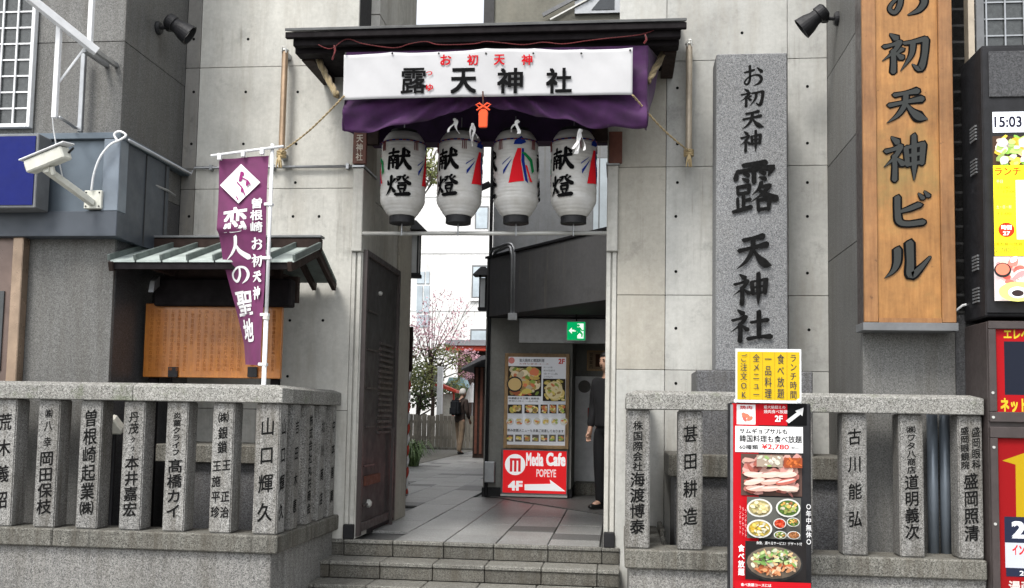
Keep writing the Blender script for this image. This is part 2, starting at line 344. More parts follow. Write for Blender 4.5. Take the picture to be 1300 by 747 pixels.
BR = {
 '天': [[(24, 24, 8), (50, 20, 7), (76, 16, 12)], [(12, 50, 8), (50, 43, 7), (86, 37, 12)], [(50, 20, 10), (47, 50, 9), (31, 76, 7), (6, 95, 1)], [(50, 46, 3), (62, 66, 9), (79, 83, 15), (98, 90, 2)]],
 '神': NE+[[(50, 28, 8), (53, 66, 8)], [(50, 28, 5), (86, 22, 8)], [(86, 22, 10), (83, 64, 8)], [(53, 46, 5), (83, 42, 6)], [(54, 65, 6), (83, 61, 6)], [(67, 2, 8), (67, 60, 9), (66, 99, 2)]],
 '社': NE+[[(52, 42, 6), (92, 36, 10)], [(71, 10, 9), (71, 86, 8)], [(45, 90, 9), (74, 85, 7), (99, 85, 12)]],
 '初': NE+[[(44, 42, 8), (31, 54, 2)], [(48, 28, 6), (66, 26, 7), (92, 20, 9)], [(92, 22, 10), (89, 60, 9), (80, 92, 10), (64, 80, 2)], [(66, 26, 9), (62, 58, 7), (40, 95, 1)]],
 'お': [[(12, 34, 6), (40, 29, 8), (56, 24, 7)], [(36, 6, 9), (37, 40, 8), (35, 70, 8), (24, 87, 7), (13, 77, 6), (26, 59, 5), (52, 48, 5), (76, 50, 8), (87, 66, 10), (76, 84, 8), (52, 94, 2)], [(68, 16, 4), (88, 34, 12)]],
 'ビ': [[(26, 8, 11), (26, 50, 11), (30, 80, 12), (50, 88, 11), (86, 84, 12)], [(78, 32, 11), (55, 43, 10), (30, 52, 6)], [(76, 0, 4), (86, 14, 9)], [(90, -6, 4), (99, 8, 9)]],
 'ル': [[(30, 22, 12), (29, 55, 11), (20, 78, 7), (2, 96, 1)], [(56, 6, 13), (57, 50, 12), (58, 90, 13), (78, 72, 9), (99, 44, 4)]],
 '露': [[(26, 6, 6), (76, 3, 9)], [(14, 16, 5), (10, 32, 9)], [(14, 18, 6), (50, 15, 6), (88, 13, 8)], [(90, 13, 11), (81, 29, 2)], [(50, 5, 7), (50, 40, 8)], [(27, 22, 3), (38, 26, 7)], [(25, 32, 3), (37, 37, 7)], [(62, 21, 3), (74, 24, 7)], [(62, 31, 3), (75, 35, 7)],
   [(14, 48, 5), (15, 62, 5)], [(14, 48, 5), (40, 46, 6)], [(40, 46, 7), (38, 61, 5)], [(15, 61, 5), (38, 60, 5)], [(27, 61, 6), (27, 90, 6)], [(28, 75, 4), (42, 73, 6)], [(14, 70, 5), (15, 90, 5)], [(4, 96, 5), (44, 88, 7)],
   [(66, 42, 7), (60, 54, 5), (46, 65, 1)], [(62, 50, 4), (84, 48, 6)], [(84, 48, 8), (68, 64, 5), (44, 78, 1)], [(58, 54, 3), (76, 66, 8), (99, 75, 10)], [(58, 76, 5), (60, 96, 6)], [(58, 76, 5), (84, 74, 6)], [(84, 74, 7), (81, 95, 6)], [(60, 94, 5), (81, 93, 5)]],
 '献': [[(5, 24, 6), (50, 19, 8)], [(27, 4, 7), (26, 34, 6)], [(8, 38, 7), (6, 94, 8)], [(8, 38, 5), (46, 36, 6)], [(46, 36, 8), (46, 92, 9), (38, 86, 3)], [(17, 43, 4), (22, 52, 6)], [(37, 42, 6), (31, 52, 3)], [(14, 57, 4), (40, 56, 5)], [(13, 69, 4), (41, 68, 5)], [(27, 56, 6), (27, 90, 6)],
   [(52, 40, 6), (95, 34, 9)], [(72, 4, 9), (70, 40, 9), (62, 70, 7), (48, 96, 1)], [(71, 42, 4), (82, 72, 10), (99, 92, 12)], [(82, 8, 4), (93, 21, 10)]],
 '燈': [[(8, 28, 4), (12, 46, 8)], [(39, 22, 7), (30, 40, 2)], [(24, 8, 8), (23, 50, 7), (14, 76, 6), (1, 94, 1)], [(24, 54, 3), (38, 78, 10)], [(48, 14, 4), (62, 12, 6)], [(62, 12, 7), (56, 26, 5), (42, 40, 1)], [(47, 20, 3), (52, 27, 6)], [(79, 5, 7), (72, 16, 3)], [(92, 12, 6), (82, 22, 2)], [(69, 10, 3), (80, 28, 8), (99, 42, 11)],
   [(54, 42, 5), (82, 40, 6)], [(54, 52, 6), (56, 68, 6)], [(54, 52, 5), (82, 50, 5)], [(82, 50, 7), (80, 67, 6)], [(56, 67, 5), (80, 66, 5)], [(60, 73, 4), (64, 83, 6)], [(79, 71, 6), (74, 83, 3)], [(43, 93, 8), (97, 88, 11)]],
 '人': [[(48, 6, 10), (44, 40, 9), (28, 68, 7), (3, 92, 1)], [(47, 36, 4), (62, 64, 11), (97, 88, 15)]],
 'の': [[(52, 22, 6), (48, 55, 8), (30, 80, 9), (14, 68, 6), (16, 42, 6), (44, 18, 6), (76, 22, 8), (88, 48, 9), (78, 74, 8), (54, 92, 1)]],
}
def cat(p0, p1, p2, p3, t):
    return tuple(.5*((2*b)+(-a_+c)*t+(2*a_-5*b+4*c-d)*t*t+(-a_+3*b-3*c+d)*t**3) for a_, b, c, d in zip(p0, p1, p2, p3))
def strokes(ch, fat=1.0):
    """ribbons of a brushed character in a unit cell, y up"""
    out = []
    for st in BR[ch]:
        pts = [st[0]]+list(st)+[st[-1]]; q = []
        for i in range(1, len(pts)-2):
            for k in range(6): q.append(cat(pts[i-1], pts[i], pts[i+1], pts[i+2], k/6))
        q.append(st[-1]); vs = []
        d0 = Vector((q[1][0]-q[0][0], q[1][1]-q[0][1])).normalized(); d1 = Vector((q[-1][0]-q[-2][0], q[-1][1]-q[-2][1])).normalized()
        h = q[0][2]*.42*fat; q = [(q[0][0]-d0.x*h, q[0][1]-d0.y*h, q[0][2]*.45)]+q
        h = q[-1][2]*.42*fat; q = q+[(q[-1][0]+d1.x*h, q[-1][1]+d1.y*h, q[-1][2]*.35)]
        for i in range(len(q)):
            a_, b = q[max(0, i-1)], q[min(len(q)-1, i+1)]; d = Vector((b[0]-a_[0], b[1]-a_[1]))
            if d.length < 1e-6: d = Vector((1, 0))
            d.normalize(); n = Vector((-d.y, d.x)); ww = max(.4, q[i][2])*.58*fat
            if i == 0: n = (n+d*.5).normalized()
            for s_ in (1, -1): vs.append(((q[i][0]+n.x*ww*s_)/100, 1-(q[i][1]+n.y*ww*s_)/100))
        out.append((vs, [(2*i, 2*i+1, 2*i+3, 2*i+2) for i in range(len(q)-1)]))
    return out
class Print(MB):
    """flat print on a plane; every item one hair proud of the one below. fr(u,v,w): map to the surface"""
    def __init__(s, Y=None, base=.0012, fr=None, step=.0003):
        super().__init__(); s.Y = Y; s.base = base; s.step = step
        s.fr = fr or (lambda u, v, w_: (u, s.Y-w_, v))
    def h(s): s.layer += 1; return s.base+s.layer*s.step
    def shape(s, vs, fs, col, per=10**9):
        h = s.h(); s.add([s.fr(u, v, h+(i//per)*.00004) for i, (u, v) in enumerate(vs)], fs, col); return h
    def r(s, x0, y0, x1, y1, col): X0, X1, Z0, Z1 = rect(x0, y0, x1, y1, s.Y); s.shape([(X0, Z0), (X1, Z0), (X1, Z1), (X0, Z1)], [(0, 1, 2, 3)], col)
    def poly(s, pts, col):
        q = [P(x, y, s.Y) for x, y in pts]; s.shape([(p.x, p.z) for p in q], [tuple(range(len(q)))], col)
    def disc(s, cx, cy, rx, ry, col, n=20, rot=0):
        c = P(cx, cy, s.Y); k = (c.y-CAM.y)/FPX
        s.shape([(c.x+k*(rx*cos(2*pi*i/n)*cos(rot)-ry*sin(2*pi*i/n)*sin(rot)), c.z+k*(rx*cos(2*pi*i/n)*sin(rot)+ry*sin(2*pi*i/n)*cos(rot))) for i in range(n)], [tuple(range(n))], col)
    def cell(s, ch, X0, X1, Z0, Z1, col, bold=.0, brush=False, fat=1.0, slant=0):
        if ch == ' ': return
        if brush and ch in BR:
            for vs, fs in strokes(ch, fat): s.shape([(X0+(X1-X0)*u, Z0+(Z1-Z0)*(v+slant*(u-.5))) for u, v in vs], fs, col)
            return
        vs, fs, per = glyphs(ch, bold)
        s.shape([(X0+(X1-X0)*(u+.5), Z0+(Z1-Z0)*(v+.12+slant*u)) for u, v in vs], fs, col, per)
    def vt(s, t, x0, y0, x1, y1, col, **k):         # vertical line of characters in a pixel rectangle
        X0, X1, Z0, Z1 = rect(x0, y0, x1, y1, s.Y); s.vtr(t, X0, X1, Z0, Z1, col, **k)
    def vtr(s, t, X0, X1, Z0, Z1, col, fill=.94, **k):
        n = len(t); dz = (Z1-Z0)/n
        for i, ch in enumerate(t): s.cell(ch, X0, X1, Z1-dz*(i+.5+fill/2), Z1-dz*(i+.5-fill/2), col, **k)
    def ht(s, t, x0, y0, x1, y1, col, bold=0., each=False, brush=False, **k):
        X0, X1, Z0, Z1 = rect(x0, y0, x1, y1, s.Y)
        if each:
            n = len(t); dx = (X1-X0)/n; g = min(dx, (Z1-Z0))
            for i, ch in enumerate(t): s.cell(ch, X0+dx*(i+.5)-g/2, X0+dx*(i+.5)+g/2, Z0, Z1, col, bold, brush, **k)
            return
        vs, fs, per = glyphs(t, bold); a_ = min(p[0] for p in vs); b = max(p[0] for p in vs); c = min(p[1] for p in vs); d = max(p[1] for p in vs)
        s.shape([(X0+(X1-X0)*(u-a_)/(b-a_), Z0+(Z1-Z0)*(v-c)/(d-c)) for u, v in vs], fs, col, per)
    def food(s, x0, y0, x1, y1, pal, n, seed, bgc=(.03, .025, .02), size=(.06, .2)):
        """a printed food picture: many small irregular patches of colour over a dark ground"""
        rnd = random.Random(seed); s.r(x0, y0, x1, y1, bgc); w_, h_ = x1-x0, y1-y0
        for i in range(n):
            rx = rnd.uniform(*size)*min(w_, h_)*1.2; ry = rx*rnd.uniform(.3, .9)
            cx = rnd.uniform(x0+rx*.9, x1-rx*.9) if w_ > 2*rx else (x0+x1)/2; cy = rnd.uniform(y0+ry, y1-ry) if h_ > 2*ry else (y0+y1)/2
            c = rnd.choice(pal); k = rnd.uniform(.65, 1.25); c = tuple(min(.9, q*k) for q in c)
            C_ = P(cx, cy, s.Y); kk = (C_.y-CAM.y)/FPX; rot = rnd.uniform(-1, 1); m_ = 9; jit = [rnd.uniform(.7, 1.05) for _ in range(m_)]
            s.shape([(C_.x+kk*j*(rx*cos(2*pi*q/m_)*cos(rot)-ry*sin(2*pi*q/m_)*sin(rot)), C_.z+kk*j*(rx*cos(2*pi*q/m_)*sin(rot)+ry*sin(2*pi*q/m_)*cos(rot))) for q, j in enumerate(jit)], [tuple(range(m_))], c)
    def done(s, name, parent, mat='ink'): return s.build(name, mat, parent) if s.v else None
BLK = (.004, .004, .0045); WHT = (.78, .78, .78); RED = (.46, .008, .014)

# ================================================================== SETTING
ZS = -.393                                        # street level; the alley floor is z = 0
struct('street', MB().box(-400, 400, -400, 600, ZS-.6, ZS-.13), 'asphalt')
struct('pavement', MB().box(-60, 60, -4.6, .0, ZS-.12, ZS), 'granite_paver', bevel=.01)
struct('kerb', MB().box(-60, 60, -4.78, -4.603, ZS-.125, ZS+.004), 'granite_base', bevel=.01)
ag = struct('alley_ground', MB().box(-60, 60, .02, 90, ZS-.1, -.03), 'granite_paver_dark')
rnd = random.Random(4)
pm = {}
def paver(len_, dark):
    k = (len_, dark)
    if k not in pm:
        x, y = .2, len_/2-.004
        pm[k] = MB().box(-x-.006, x+.006, -y, y, -.028, 0).build('paving_stone', 'granite_paver_dark' if dark else 'granite_paver', ag, bevel=.004); pm[k]['_first'] = 1
        return pm[k]
    o = pm[k].copy(); COL.objects.link(o); return o
npv = 0
def proj(p):
    v = CR.transposed() @ (Vector(p)-CAM); return PPX-FPX*v.x/v.z, PPY+FPX*v.y/v.z
for ci in range(-12, 6):
    cx = -2.25+.42*.5+.42*(ci+0); y = .03-rnd.random()*.4
    cx = -2.04+.42*ci
    while y < 19.5:
        dark = rnd.random() < .24; ln = .44 if dark else rnd.choice((.66, .88, .88))
        x0 = cx; yy0, yy1 = max(y, .022), y+ln
        px, py = proj((x0, (yy0+yy1)/2, 0))
        vis = yy1-yy0 > .05 and 500 < px < 800 and cx < -.2+.22*(yy0 < 1.9) and (cx < -1.9 or (yy0+yy1)/2 < 2.6-(cx+.1)*1.27) and not (yy0 > 5 and px > 628) and not (yy0 < 1.7 and cx < -2.3) and not (yy0 > 1.7 and px < 505)
        if vis and yy0 < .1 and y < 0: ln2 = round(yy1-yy0, 2)
        else: ln2 = ln
        if vis and npv < 300:
            o = paver(ln2, dark); o.location = (x0, yy0+ln2/2, rnd.uniform(-.0015, .0015)); o.rotation_euler.x = rnd.uniform(-.0015, .0015); npv += 1
        y += ln
# threshold slab of the side entrance
struct('entrance_floor', MB().prism([(-1.62, 4.45), (-.1, 2.47), (1.6, 2.47), (1.6, 6.2), (-1.62, 6.2)], 'z', .002, .012), 'granite_paver_dark')

# steps
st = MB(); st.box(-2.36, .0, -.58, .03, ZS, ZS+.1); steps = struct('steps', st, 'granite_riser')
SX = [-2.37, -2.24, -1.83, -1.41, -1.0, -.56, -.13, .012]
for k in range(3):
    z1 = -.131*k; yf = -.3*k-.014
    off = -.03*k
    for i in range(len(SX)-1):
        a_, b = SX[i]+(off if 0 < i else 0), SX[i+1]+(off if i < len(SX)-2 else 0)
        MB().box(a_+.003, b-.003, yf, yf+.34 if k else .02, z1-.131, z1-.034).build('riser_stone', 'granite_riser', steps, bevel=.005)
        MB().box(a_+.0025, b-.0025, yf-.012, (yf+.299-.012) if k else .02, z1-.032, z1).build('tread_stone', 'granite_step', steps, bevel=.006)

# ================================================================== CONCRETE GATE WALLS
def zrow(x, y, Y=0): return P(x, y, Y).z
def cwall(label, X0, X1, zb, zt, cols, rows, mats, holes, hx0, shift):
    t = thing('concrete_wall', label, 'wall', ((X0+X1)/2, .15, zb))
    MB().box(X0, X1, .03, .4, zb, zt).build('core', 'joint', t)
    for ci in range(len(cols)-1):
        for ri in range(len(rows)-1):
            g = .002
            MB().box(cols[ci]+(g if ci else 0), cols[ci+1]-g*(ci < len(cols)-2), 0, .029, rows[ri]+g*(ri > 0), rows[ri+1]-g*(ri < len(rows)-2)).build('formwork_panel', mats(ci, ri), t, bevel=.003)
    h = MB()
    for x, y in holes:
        p = P(x, y, 0); h.lathe([(.0125, -.0015), (.0125, .004)], (p.x, 0, p.z), 10, axis='y')
    o = h.build('tie_hole', 'carved_ink', t); o['kind'] = 'stuff'
    return t
XL, XLJ = -3.78, -2.16; XR = 1.64; XRJ = -.12
zrL = [-.39, 1.05, zrow(330, 240), zrow(330, 214), zrow(330, 85), 5.5, 7.2]
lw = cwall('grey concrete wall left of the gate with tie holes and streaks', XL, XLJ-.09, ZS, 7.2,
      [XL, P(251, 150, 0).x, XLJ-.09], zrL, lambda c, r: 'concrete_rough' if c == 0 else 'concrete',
      [(315, 50), (312, 117), (378, 117), (309, 183), (376, 183), (375, 232), (372, 275), (405, 275), (368, 407), (365, 478), (410, 407), (390, 50), (246, 50), (246, 117), (243, 183), (240, 275)], 0, 0)
zrR = [-.39, zrow(850, 470), zrow(850, 375), zrow(850, 212), zrow(850, 78), 5.5, 7.2]
rw = cwall('grey concrete wall right of the gate behind the tall stone pillar', XRJ+.09, XR, ZS, 7.2,
      [XRJ+.09, P(846, 150, 0).x, P(1000, 150, 0).x, XR], zrR, lambda c, r: 'concrete_stained_shaded' if c == 0 and 0 < r < 4 else 'concrete_clean',  # first column: brown stains plus some canopy shade mixed into the darker colour
      [(942, 42), (860, 112), (1025, 110), (1025, 182), (1025, 232), (860, 232), (858, 275), (1025, 275), (858, 345), (1025, 347), (858, 417), (1027, 419), (858, 487), (860, 183)], 0, 0)
# opening over the roof: the walls stop at px 450 and 795, jambs below
for t, xa, xb, label in ((lw, XLJ-.09, XLJ, 'l'), (rw, XRJ, XRJ+.09, 'r')):
    zb, zc = zrow(460, 320), zrow(460, 214)
    MB().box(xa, xb, -.035, .4, zb, zc-.004).build('pilaster_block', 'concrete', t, bevel=.006)
    MB().box(xa, xb, -.02, .4, zc+.02, 4.3).build('pilaster_head', 'concrete_stained_shaded', t, bevel=.004)
    MB().box(xa-.01, xb+.01, -.05, .4, zc-.002, zc+.018).build('ledge_trim', 'grey_metal', t, bevel=.003)
    MB().box(xa, xb, .02, .4, .0, zb-.002).build('pilaster', 'concrete', t)
    for u in (0, .52): MB().box(xa+.09*u+.004, xa+.09*u+.036, -.006, .019, .12, zb-.003).build('rib', 'concrete', t, bevel=.003)
    MB().box(xa+.002, xb-.002, -.03, .019, .003, .118).build('base_block', 'black_metal', t, bevel=.004)
# alley side of the left wall
aw = thing('alley_wall', 'concrete side wall running into the alley behind the brown gate', 'wall', (-2.3, 1, 0))
for i, (ya, yb) in enumerate(((.41, 1.95),)):
    for (za, zb) in ((-.02, .10), (.104, 2.9), (2.908, 4.6), (4.608, 7.2)):
        MB().box(-2.4, -2.175 if za > .05 else -2.165, ya, yb, za, zb).build('wall_panel', 'black_metal' if za < .05 else 'concrete', aw, bevel=.004)
MB().box(-2.174, -2.15, 1.35, 1.9, .0, 2.9).build('end_pier', 'concrete_stained_shaded', aw, bevel=.005)
# brown folded gate leaf against the alley wall
gt = thing('folding_gate', 'dark brown metal gate folded open against the left alley wall', 'gate', (-2.1, .6, 0))
ztop = 2.38; GX = -2.135
MB().box(-2.172, GX-.012, .06, 1.28, .08, ztop).build('gate_panel', 'gate_metal', gt)
for ya, yb, za, zb in ((.04, .09, .02, ztop+.03), (1.26, 1.31, .02, ztop+.03), (.091, 1.259, ztop-.02, ztop+.03), (.091, 1.259, .05, .12)):
    MB().box(-2.172, GX+.012, ya, yb, za, zb).build('gate_frame', 'brown_frame', gt, bevel=.003)
for k in range(17): MB().box(GX-.012, GX+.006, .62, 1.1, .85+k*.05, .872+k*.05).build('louvre', 'brown_frame', gt)
for k in range(6): MB().box(GX-.012, GX+.004, .16, .5, .25+k*.33, .265+k*.33).build('rail', 'brown_frame', gt)
MB().box(GX-.011, GX+.008, .2, .72, .42, .5).build('red_reflection', 'red_brown_wood', gt)  # reddish reflection on the leaf, put on as a thin coloured strip
MB().lathe([(.0, .0), (.035, .0), (.035, .02), (.02, .035)], (GX-.01, .35, .26), 12, axis='x').build('lock_cylinder', 'bright_steel', gt)
MB().lathe([(.0, .0), (.02, .0), (.02, .02), (.01, .03)], (GX-.01, .55, 2.1), 10, axis='x').build('bolt_head', 'bright_steel', gt)
MB().box(-2.13, -2.105, 1.1, 1.13, 0, .9).build('drop_rod', 'brown_frame', gt)

# lintel and dark inner ceiling of the gateway
li = thing('gate_lintel', 'dark timber lintel over the gateway behind the lanterns', 'beam', (-1.1, .1, 3.3))
zl = P(620, 180, .13).z
MB().box(XLJ+.001, XRJ-.001, .13, .30, zl, 4.3).build('lintel_beam', 'purple_dark', li)
MB().box(XLJ+.001, XRJ-.001, .301, .40, zl+.05, 4.3).build('rear_beam', 'black_wood', li)
for xa, xb in ((XLJ+.001, XLJ+.12), (XRJ-.13, XRJ-.001)):
    MB().box(xa, xb, -.05, -.001, zl-.06, zl+.5).build('corbel', 'dark_wood', li)

# ================================================================== ROOF CANOPY
YE = -.85
rf = thing('gate_roof', 'dark eaves roof projecting over the white banner and lanterns', 'roof', (-1.2, -.4, 4.1))
xa, xb, _, zt = rect(362, 22, 872, 30, YE); _, _, z2, _ = rect(362, 22, 872, 38, YE)
zr0 = P(617, 33, YE).z
MB().prism([(YE, zr0), (YE, zr0+.022), (-.02, zr0+.345), (-.02, zr0+.30)], 'x', xa, xb).build('roof_sheet', 'roof_sheet_metal', rf, bevel=.003)
MB().box(xa+.0, xb-.0, YE+.012, YE+.05, zr0-.05, zr0-.003).build('fascia', 'black_wood', rf, bevel=.004)
MB().box(xa+.05, xb-.04, YE+.055, YE+.11, zr0-.10, zr0-.035).build('eave_beam', 'black_wood', rf, bevel=.004)
xc, xd, zb2, _ = rect(376, 40, 862, 64, YE+.15)
MB().box(xc, xd, YE+.13, YE+.26, zb2, zr0-.05).build('front_beam', 'black_wood', rf, bevel=.006)
MB().box(xc+.02, xd-.02, YE+.265, -.002, zb2+.06, zb2+.1).build('soffit', 'black_wood', rf)
for x in (xc+.01, xd-.11): MB().box(x, x+.1, YE+.264, -.003, zb2-.01, zb2+.058).build('side_beam', 'dark_wood', rf, bevel=.004)
for k in range(14):
    x = xc+.1+k*(xd-xc-.2)/13; MB().box(x-.02, x+.02, YE+.115, -.003, zr0-.045, zr0+.0).build('rafter', 'black_wood', rf)
# ================================================================== CURTAIN, BANNER, ROPES
YB = YE+.02
def cur(s):                                       # s in -1..1 across, bottom edge
    return
cu = MB()
cxl, cxr = P(437, 100, YE+.09).x, P(822, 100, YE+.09).x; cm = P(613, 100, YE+.09).x
ztc = P(617, 62, YE+.09).z; zbe = P(617, 163, YE+.09).z; zmid = P(617, 128, YE+.09).z
def cfn(u, v):
    x = cxl+(cxr-cxl)*u; d = (x-cm)/((cxr-cm) if x > cm else (cm-cxl)); ad = abs(d)
    sag = zbe+.015*sin(ad*3) + (zmid-zbe)*max(0, 1-ad/.75)**1.25
    z = ztc+(sag-ztc)*v
    # folds fan out from the central gather
    ang = math.atan2(ztc-z+.02, abs(x-cm)+.12)
    f = (.030*sin(ang*31+ad*5)+.010*sin(ang*57+1.3))*v*min(1, ad*3)+.010*sin(u*47+2*sin(u*9))*v
    side = .0
    return (x, YE+.1+f*1.2+.05*v*(1-ad), z-.02*v*sin(u*21)**2)
cu.sheet(cfn, 160, 26)
cuo = thing('shrine_curtain', 'purple cloth curtain gathered at its middle below the white banner', 'curtain', (cm, YE+.1, ztc))
cu.build('curtain_cloth', 'purple_cloth', cuo, smooth=True, solid=.004)
for x, sgn in ((cxl, -1), (cxr, 1)):
    q = MB(); q.sheet(lambda u, v: (x+sgn*(.11*u*(1-v)+.012*sin(v*9+u*4)*v), YE+.1+u*.32, ztc+(zbe-ztc)*v*(1-.10*u)), 16, 14)
    q.build('curtain_side', 'purple_cloth', cuo, smooth=True, solid=.004)
bn = thing('shrine_banner', 'white cloth banner with black shrine name lettering under the eaves', 'banner', (-1.1, YB, 3.8))
bx0, bx1, bz0, bz1 = rect(436, 64, 803, 124, YB)
def bfn(u, v, w_=0):
    x = bx0+(bx1-bx0)*u; z = bz1+(bz0-bz1)*v
    z += (-.012+.02*sin(pi*u)) if v < .5 else .008*sin(pi*u*1.0)*v
    y = YB+.004*sin(u*9+v*3)+.003*sin(u*23+2*v)+.0025*sin(u*61-v*9)*(1-v)
    z -= .007*(1-v)*abs(sin(u*pi*6))**.7 if v < .3 else 0
    return (x, y-w_, z+.006*sin(u*14)*(1-v))
MB().sheet(lambda u, v: bfn(u, v), 120, 14).build('cloth', 'banner_cloth', bn, smooth=True, solid=-.0012)
pr = Print(YB-.010)
for ch, x, s_ in (('露', 526, 34), ('天', 589, 34), ('神', 648, 34), ('社', 710, 34)):
    pr.ht(ch, x-s_/2, 103-s_/2+.5, x+s_/2-1, 103+s_/2-1, BLK, bold=.02 if ch == '露' else .032)
for ch, x in (('お', 566), ('初', 600), ('天', 634), ('神', 669)): pr.ht(ch, x-7, 69.5, x+7, 83, RED, bold=.03)
pr.ht('つ', 541, 91, 549, 96, RED, bold=.03); pr.ht('ゆ', 541, 107, 550, 116, RED, bold=.03)
pr.done('lettering', bn)
ey = MB()
for x in (439, 498, 557, 617, 677, 738, 800): p = P(x, 68 if x < 800 else 64, YB-.012); ey.lathe([(.008, -.002), (.008, .003)], p, 8, axis='y')
o = ey.build('eyelet', 'joint', bn)
def rope(name, label, pts, r, mat, parent=None, cat='rope', twist=True, strands=2, n=5, group=None):
    """two-strand twisted rope along a smoothed path"""
    P_ = [Vector(p) for p in pts]; P_ = [P_[0]]+P_+[P_[-1]]; path = []
    for i in range(1, len(P_)-2):
        ln = max(2, int((P_[i+1]-P_[i]).length/(r*2.2)))
        ln = min(ln, 40)
        for k in range(ln): path.append(Vector(cat_(P_[i-1], P_[i], P_[i+1], P_[i+2], k/ln)))
    path.append(P_[-1]); m = MB()
    for s_ in range(strands):
        q = []
        for i, p in enumerate(path):
            d = (path[min(i+1, len(path)-1)]-path[max(i-1, 0)]).normalized(); u = d.cross(Vector((.3, .2, 1))).normalized(); t = d.cross(u)
            a_ = i*1.15+2*pi*s_/strands; q.append(p+(u*cos(a_)+t*sin(a_))*r*.55)
        m.tube(q, r*.62, n)
    o = m.build(name, mat, parent, smooth=True)
    return o if parent else tag(o, label, cat, group)
def cat_(p0, p1, p2, p3, t): return .5*((2*p1)+(-p0+p2)*t+(2*p0-5*p1+4*p2-p3)*t*t+(-p0+3*p1-3*p2+p3)*t**3)
def smoothp(pts, k=6):
    q = [Vector(p) for p in pts]; q = [q[0]]+q+[q[-1]]
    return [cat_(q[i-1], q[i], q[i+1], q[i+2], j/k) for i in range(1, len(q)-2) for j in range(k)]+[q[-1]]
# red decorative cord
rp = []
YC = YE+.042
for x, y in ((404, 57), (420, 62), (440, 50), (462, 56), (500, 61), (520, 56), (540, 53), (558, 57), (600, 56), (617, 53), (640, 55), (665, 57), (690, 54), (715, 56), (745, 52), (770, 49), (800, 46), (818, 43), (836, 36)): rp.append(P(x, y, YC))
rope('hanging_cord', 'thin red twisted cord looped along the eaves above the banner', rp, .0038, 'rope_red', cat='cord')
for x, y, ln, lab in ((424, 58, 20, 'short frayed red cord end hanging left of the banner'), (819, 44, 12, 'short frayed red cord end hanging at the right of the eaves')):
    p = P(x, y, YC-.01); rope('cord_end', lab, [p, p+Vector((.01, 0, -.04)), p+Vector((-.01, 0, -ln*.0057))], .007, 'rope_red', cat='cord')
# wall bars with copper brackets and ropes tied to the banner corners
def wallbar(x, y0, y1, mat, label):
    a_ = P(x, y0, -.1); b = P(x-1, y1, -.1); b.x = a_.x
    t = thing('rope_bar', label, 'bar', b)
    MB().tube([a_, b], .026, 16).build('tube', mat, t, smooth=False)
    for z in (a_.z-.02, b.z+.02):
        MB().box(a_.x-.022, a_.x+.022, -.085, -.002, z-.025, z+.025).build('bracket', 'grey_metal', t, bevel=.004)
    MB().lathe([(.0, 0), (.03, .0), (.034, .012), (.02, .03), (0, .034)], a_, 14).build('end_cap', 'bright_steel', t, smooth=True)
    q = MB(); q.tube([a_+Vector((-.02, -.03, -.02)), a_+Vector((-.012, -.035, .035)), a_+Vector((.012, -.035, .035)), a_+Vector((.02, -.03, -.02))], .005, 6); q.build('hook', 'bright_steel', t)
    return a_, b
a1, b1 = wallbar(362, 66, 200, 'copper_pipe', 'vertical copper coloured tube on the concrete wall left of the banner')
a2, b2 = wallbar(875, 58, 200, 'tan_pipe', 'vertical tan coloured tube on the concrete wall beside the stone pillar')
for (px, py), b, s_, lab in (((437, 122), b1+Vector((0, -.03, .03)), -1, 'straw rope from the banner corner to the copper tube'), ((803, 121), b2+Vector((0, -.03, .04)), 1, 'straw rope from the banner corner to the tan tube')):
    p = P(px, py, YB-.015); m_ = (p+b)/2+Vector((0, 0, -.03))
    rope('tie_rope', lab, [p, m_, b], .008, 'rope_straw', group=None)
    q = MB(); r0 = random.Random(5)
    for k in range(4): q.lathe([(.032, -.004), (.042, .0), (.042, .008), (.032, .012)], b+Vector((0, .03, -.03+k*.014)), 14)
    q.build('rope_knot', 'rope_straw', None, smooth=True); tag(bpy.data.objects[-1] if 0 else COL.objects[-1], 'straw rope wound round the %s tube' % ('copper' if s_ < 0 else 'tan'), 'rope')
    q = MB()
    for k in range(9):
        d = Vector((r0.uniform(-.025, .025), r0.uniform(-.01, .02), 0)); q.tube([b+Vector((0, -.02, -.03)), b+Vector((0, -.025, -.07))+d*.6, b+Vector((0, -.02, -.13))+d], .006, 5, taper=[.007, .008, .003])
    q.build('rope_tassel', 'rope_straw', None); tag(COL.objects[-1], 'frayed straw tassel hanging below the %s tube' % ('copper' if s_ < 0 else 'tan'), 'tassel')
for (p0, p1, p2), lab in ((((400, 66, -.5), (412, 92, -.6), (428, 122, -.78)), 'thick old straw rope behind the banner, left side'), (((846, 60, -.5), (836, 80, -.56), (822, 104, -.7)), 'thick old straw rope behind the banner, right side')):
    rope('shrine_rope', lab, [P(*p0), P(*p1), P(*p2)], .026, 'rope_old', strands=3, n=6)
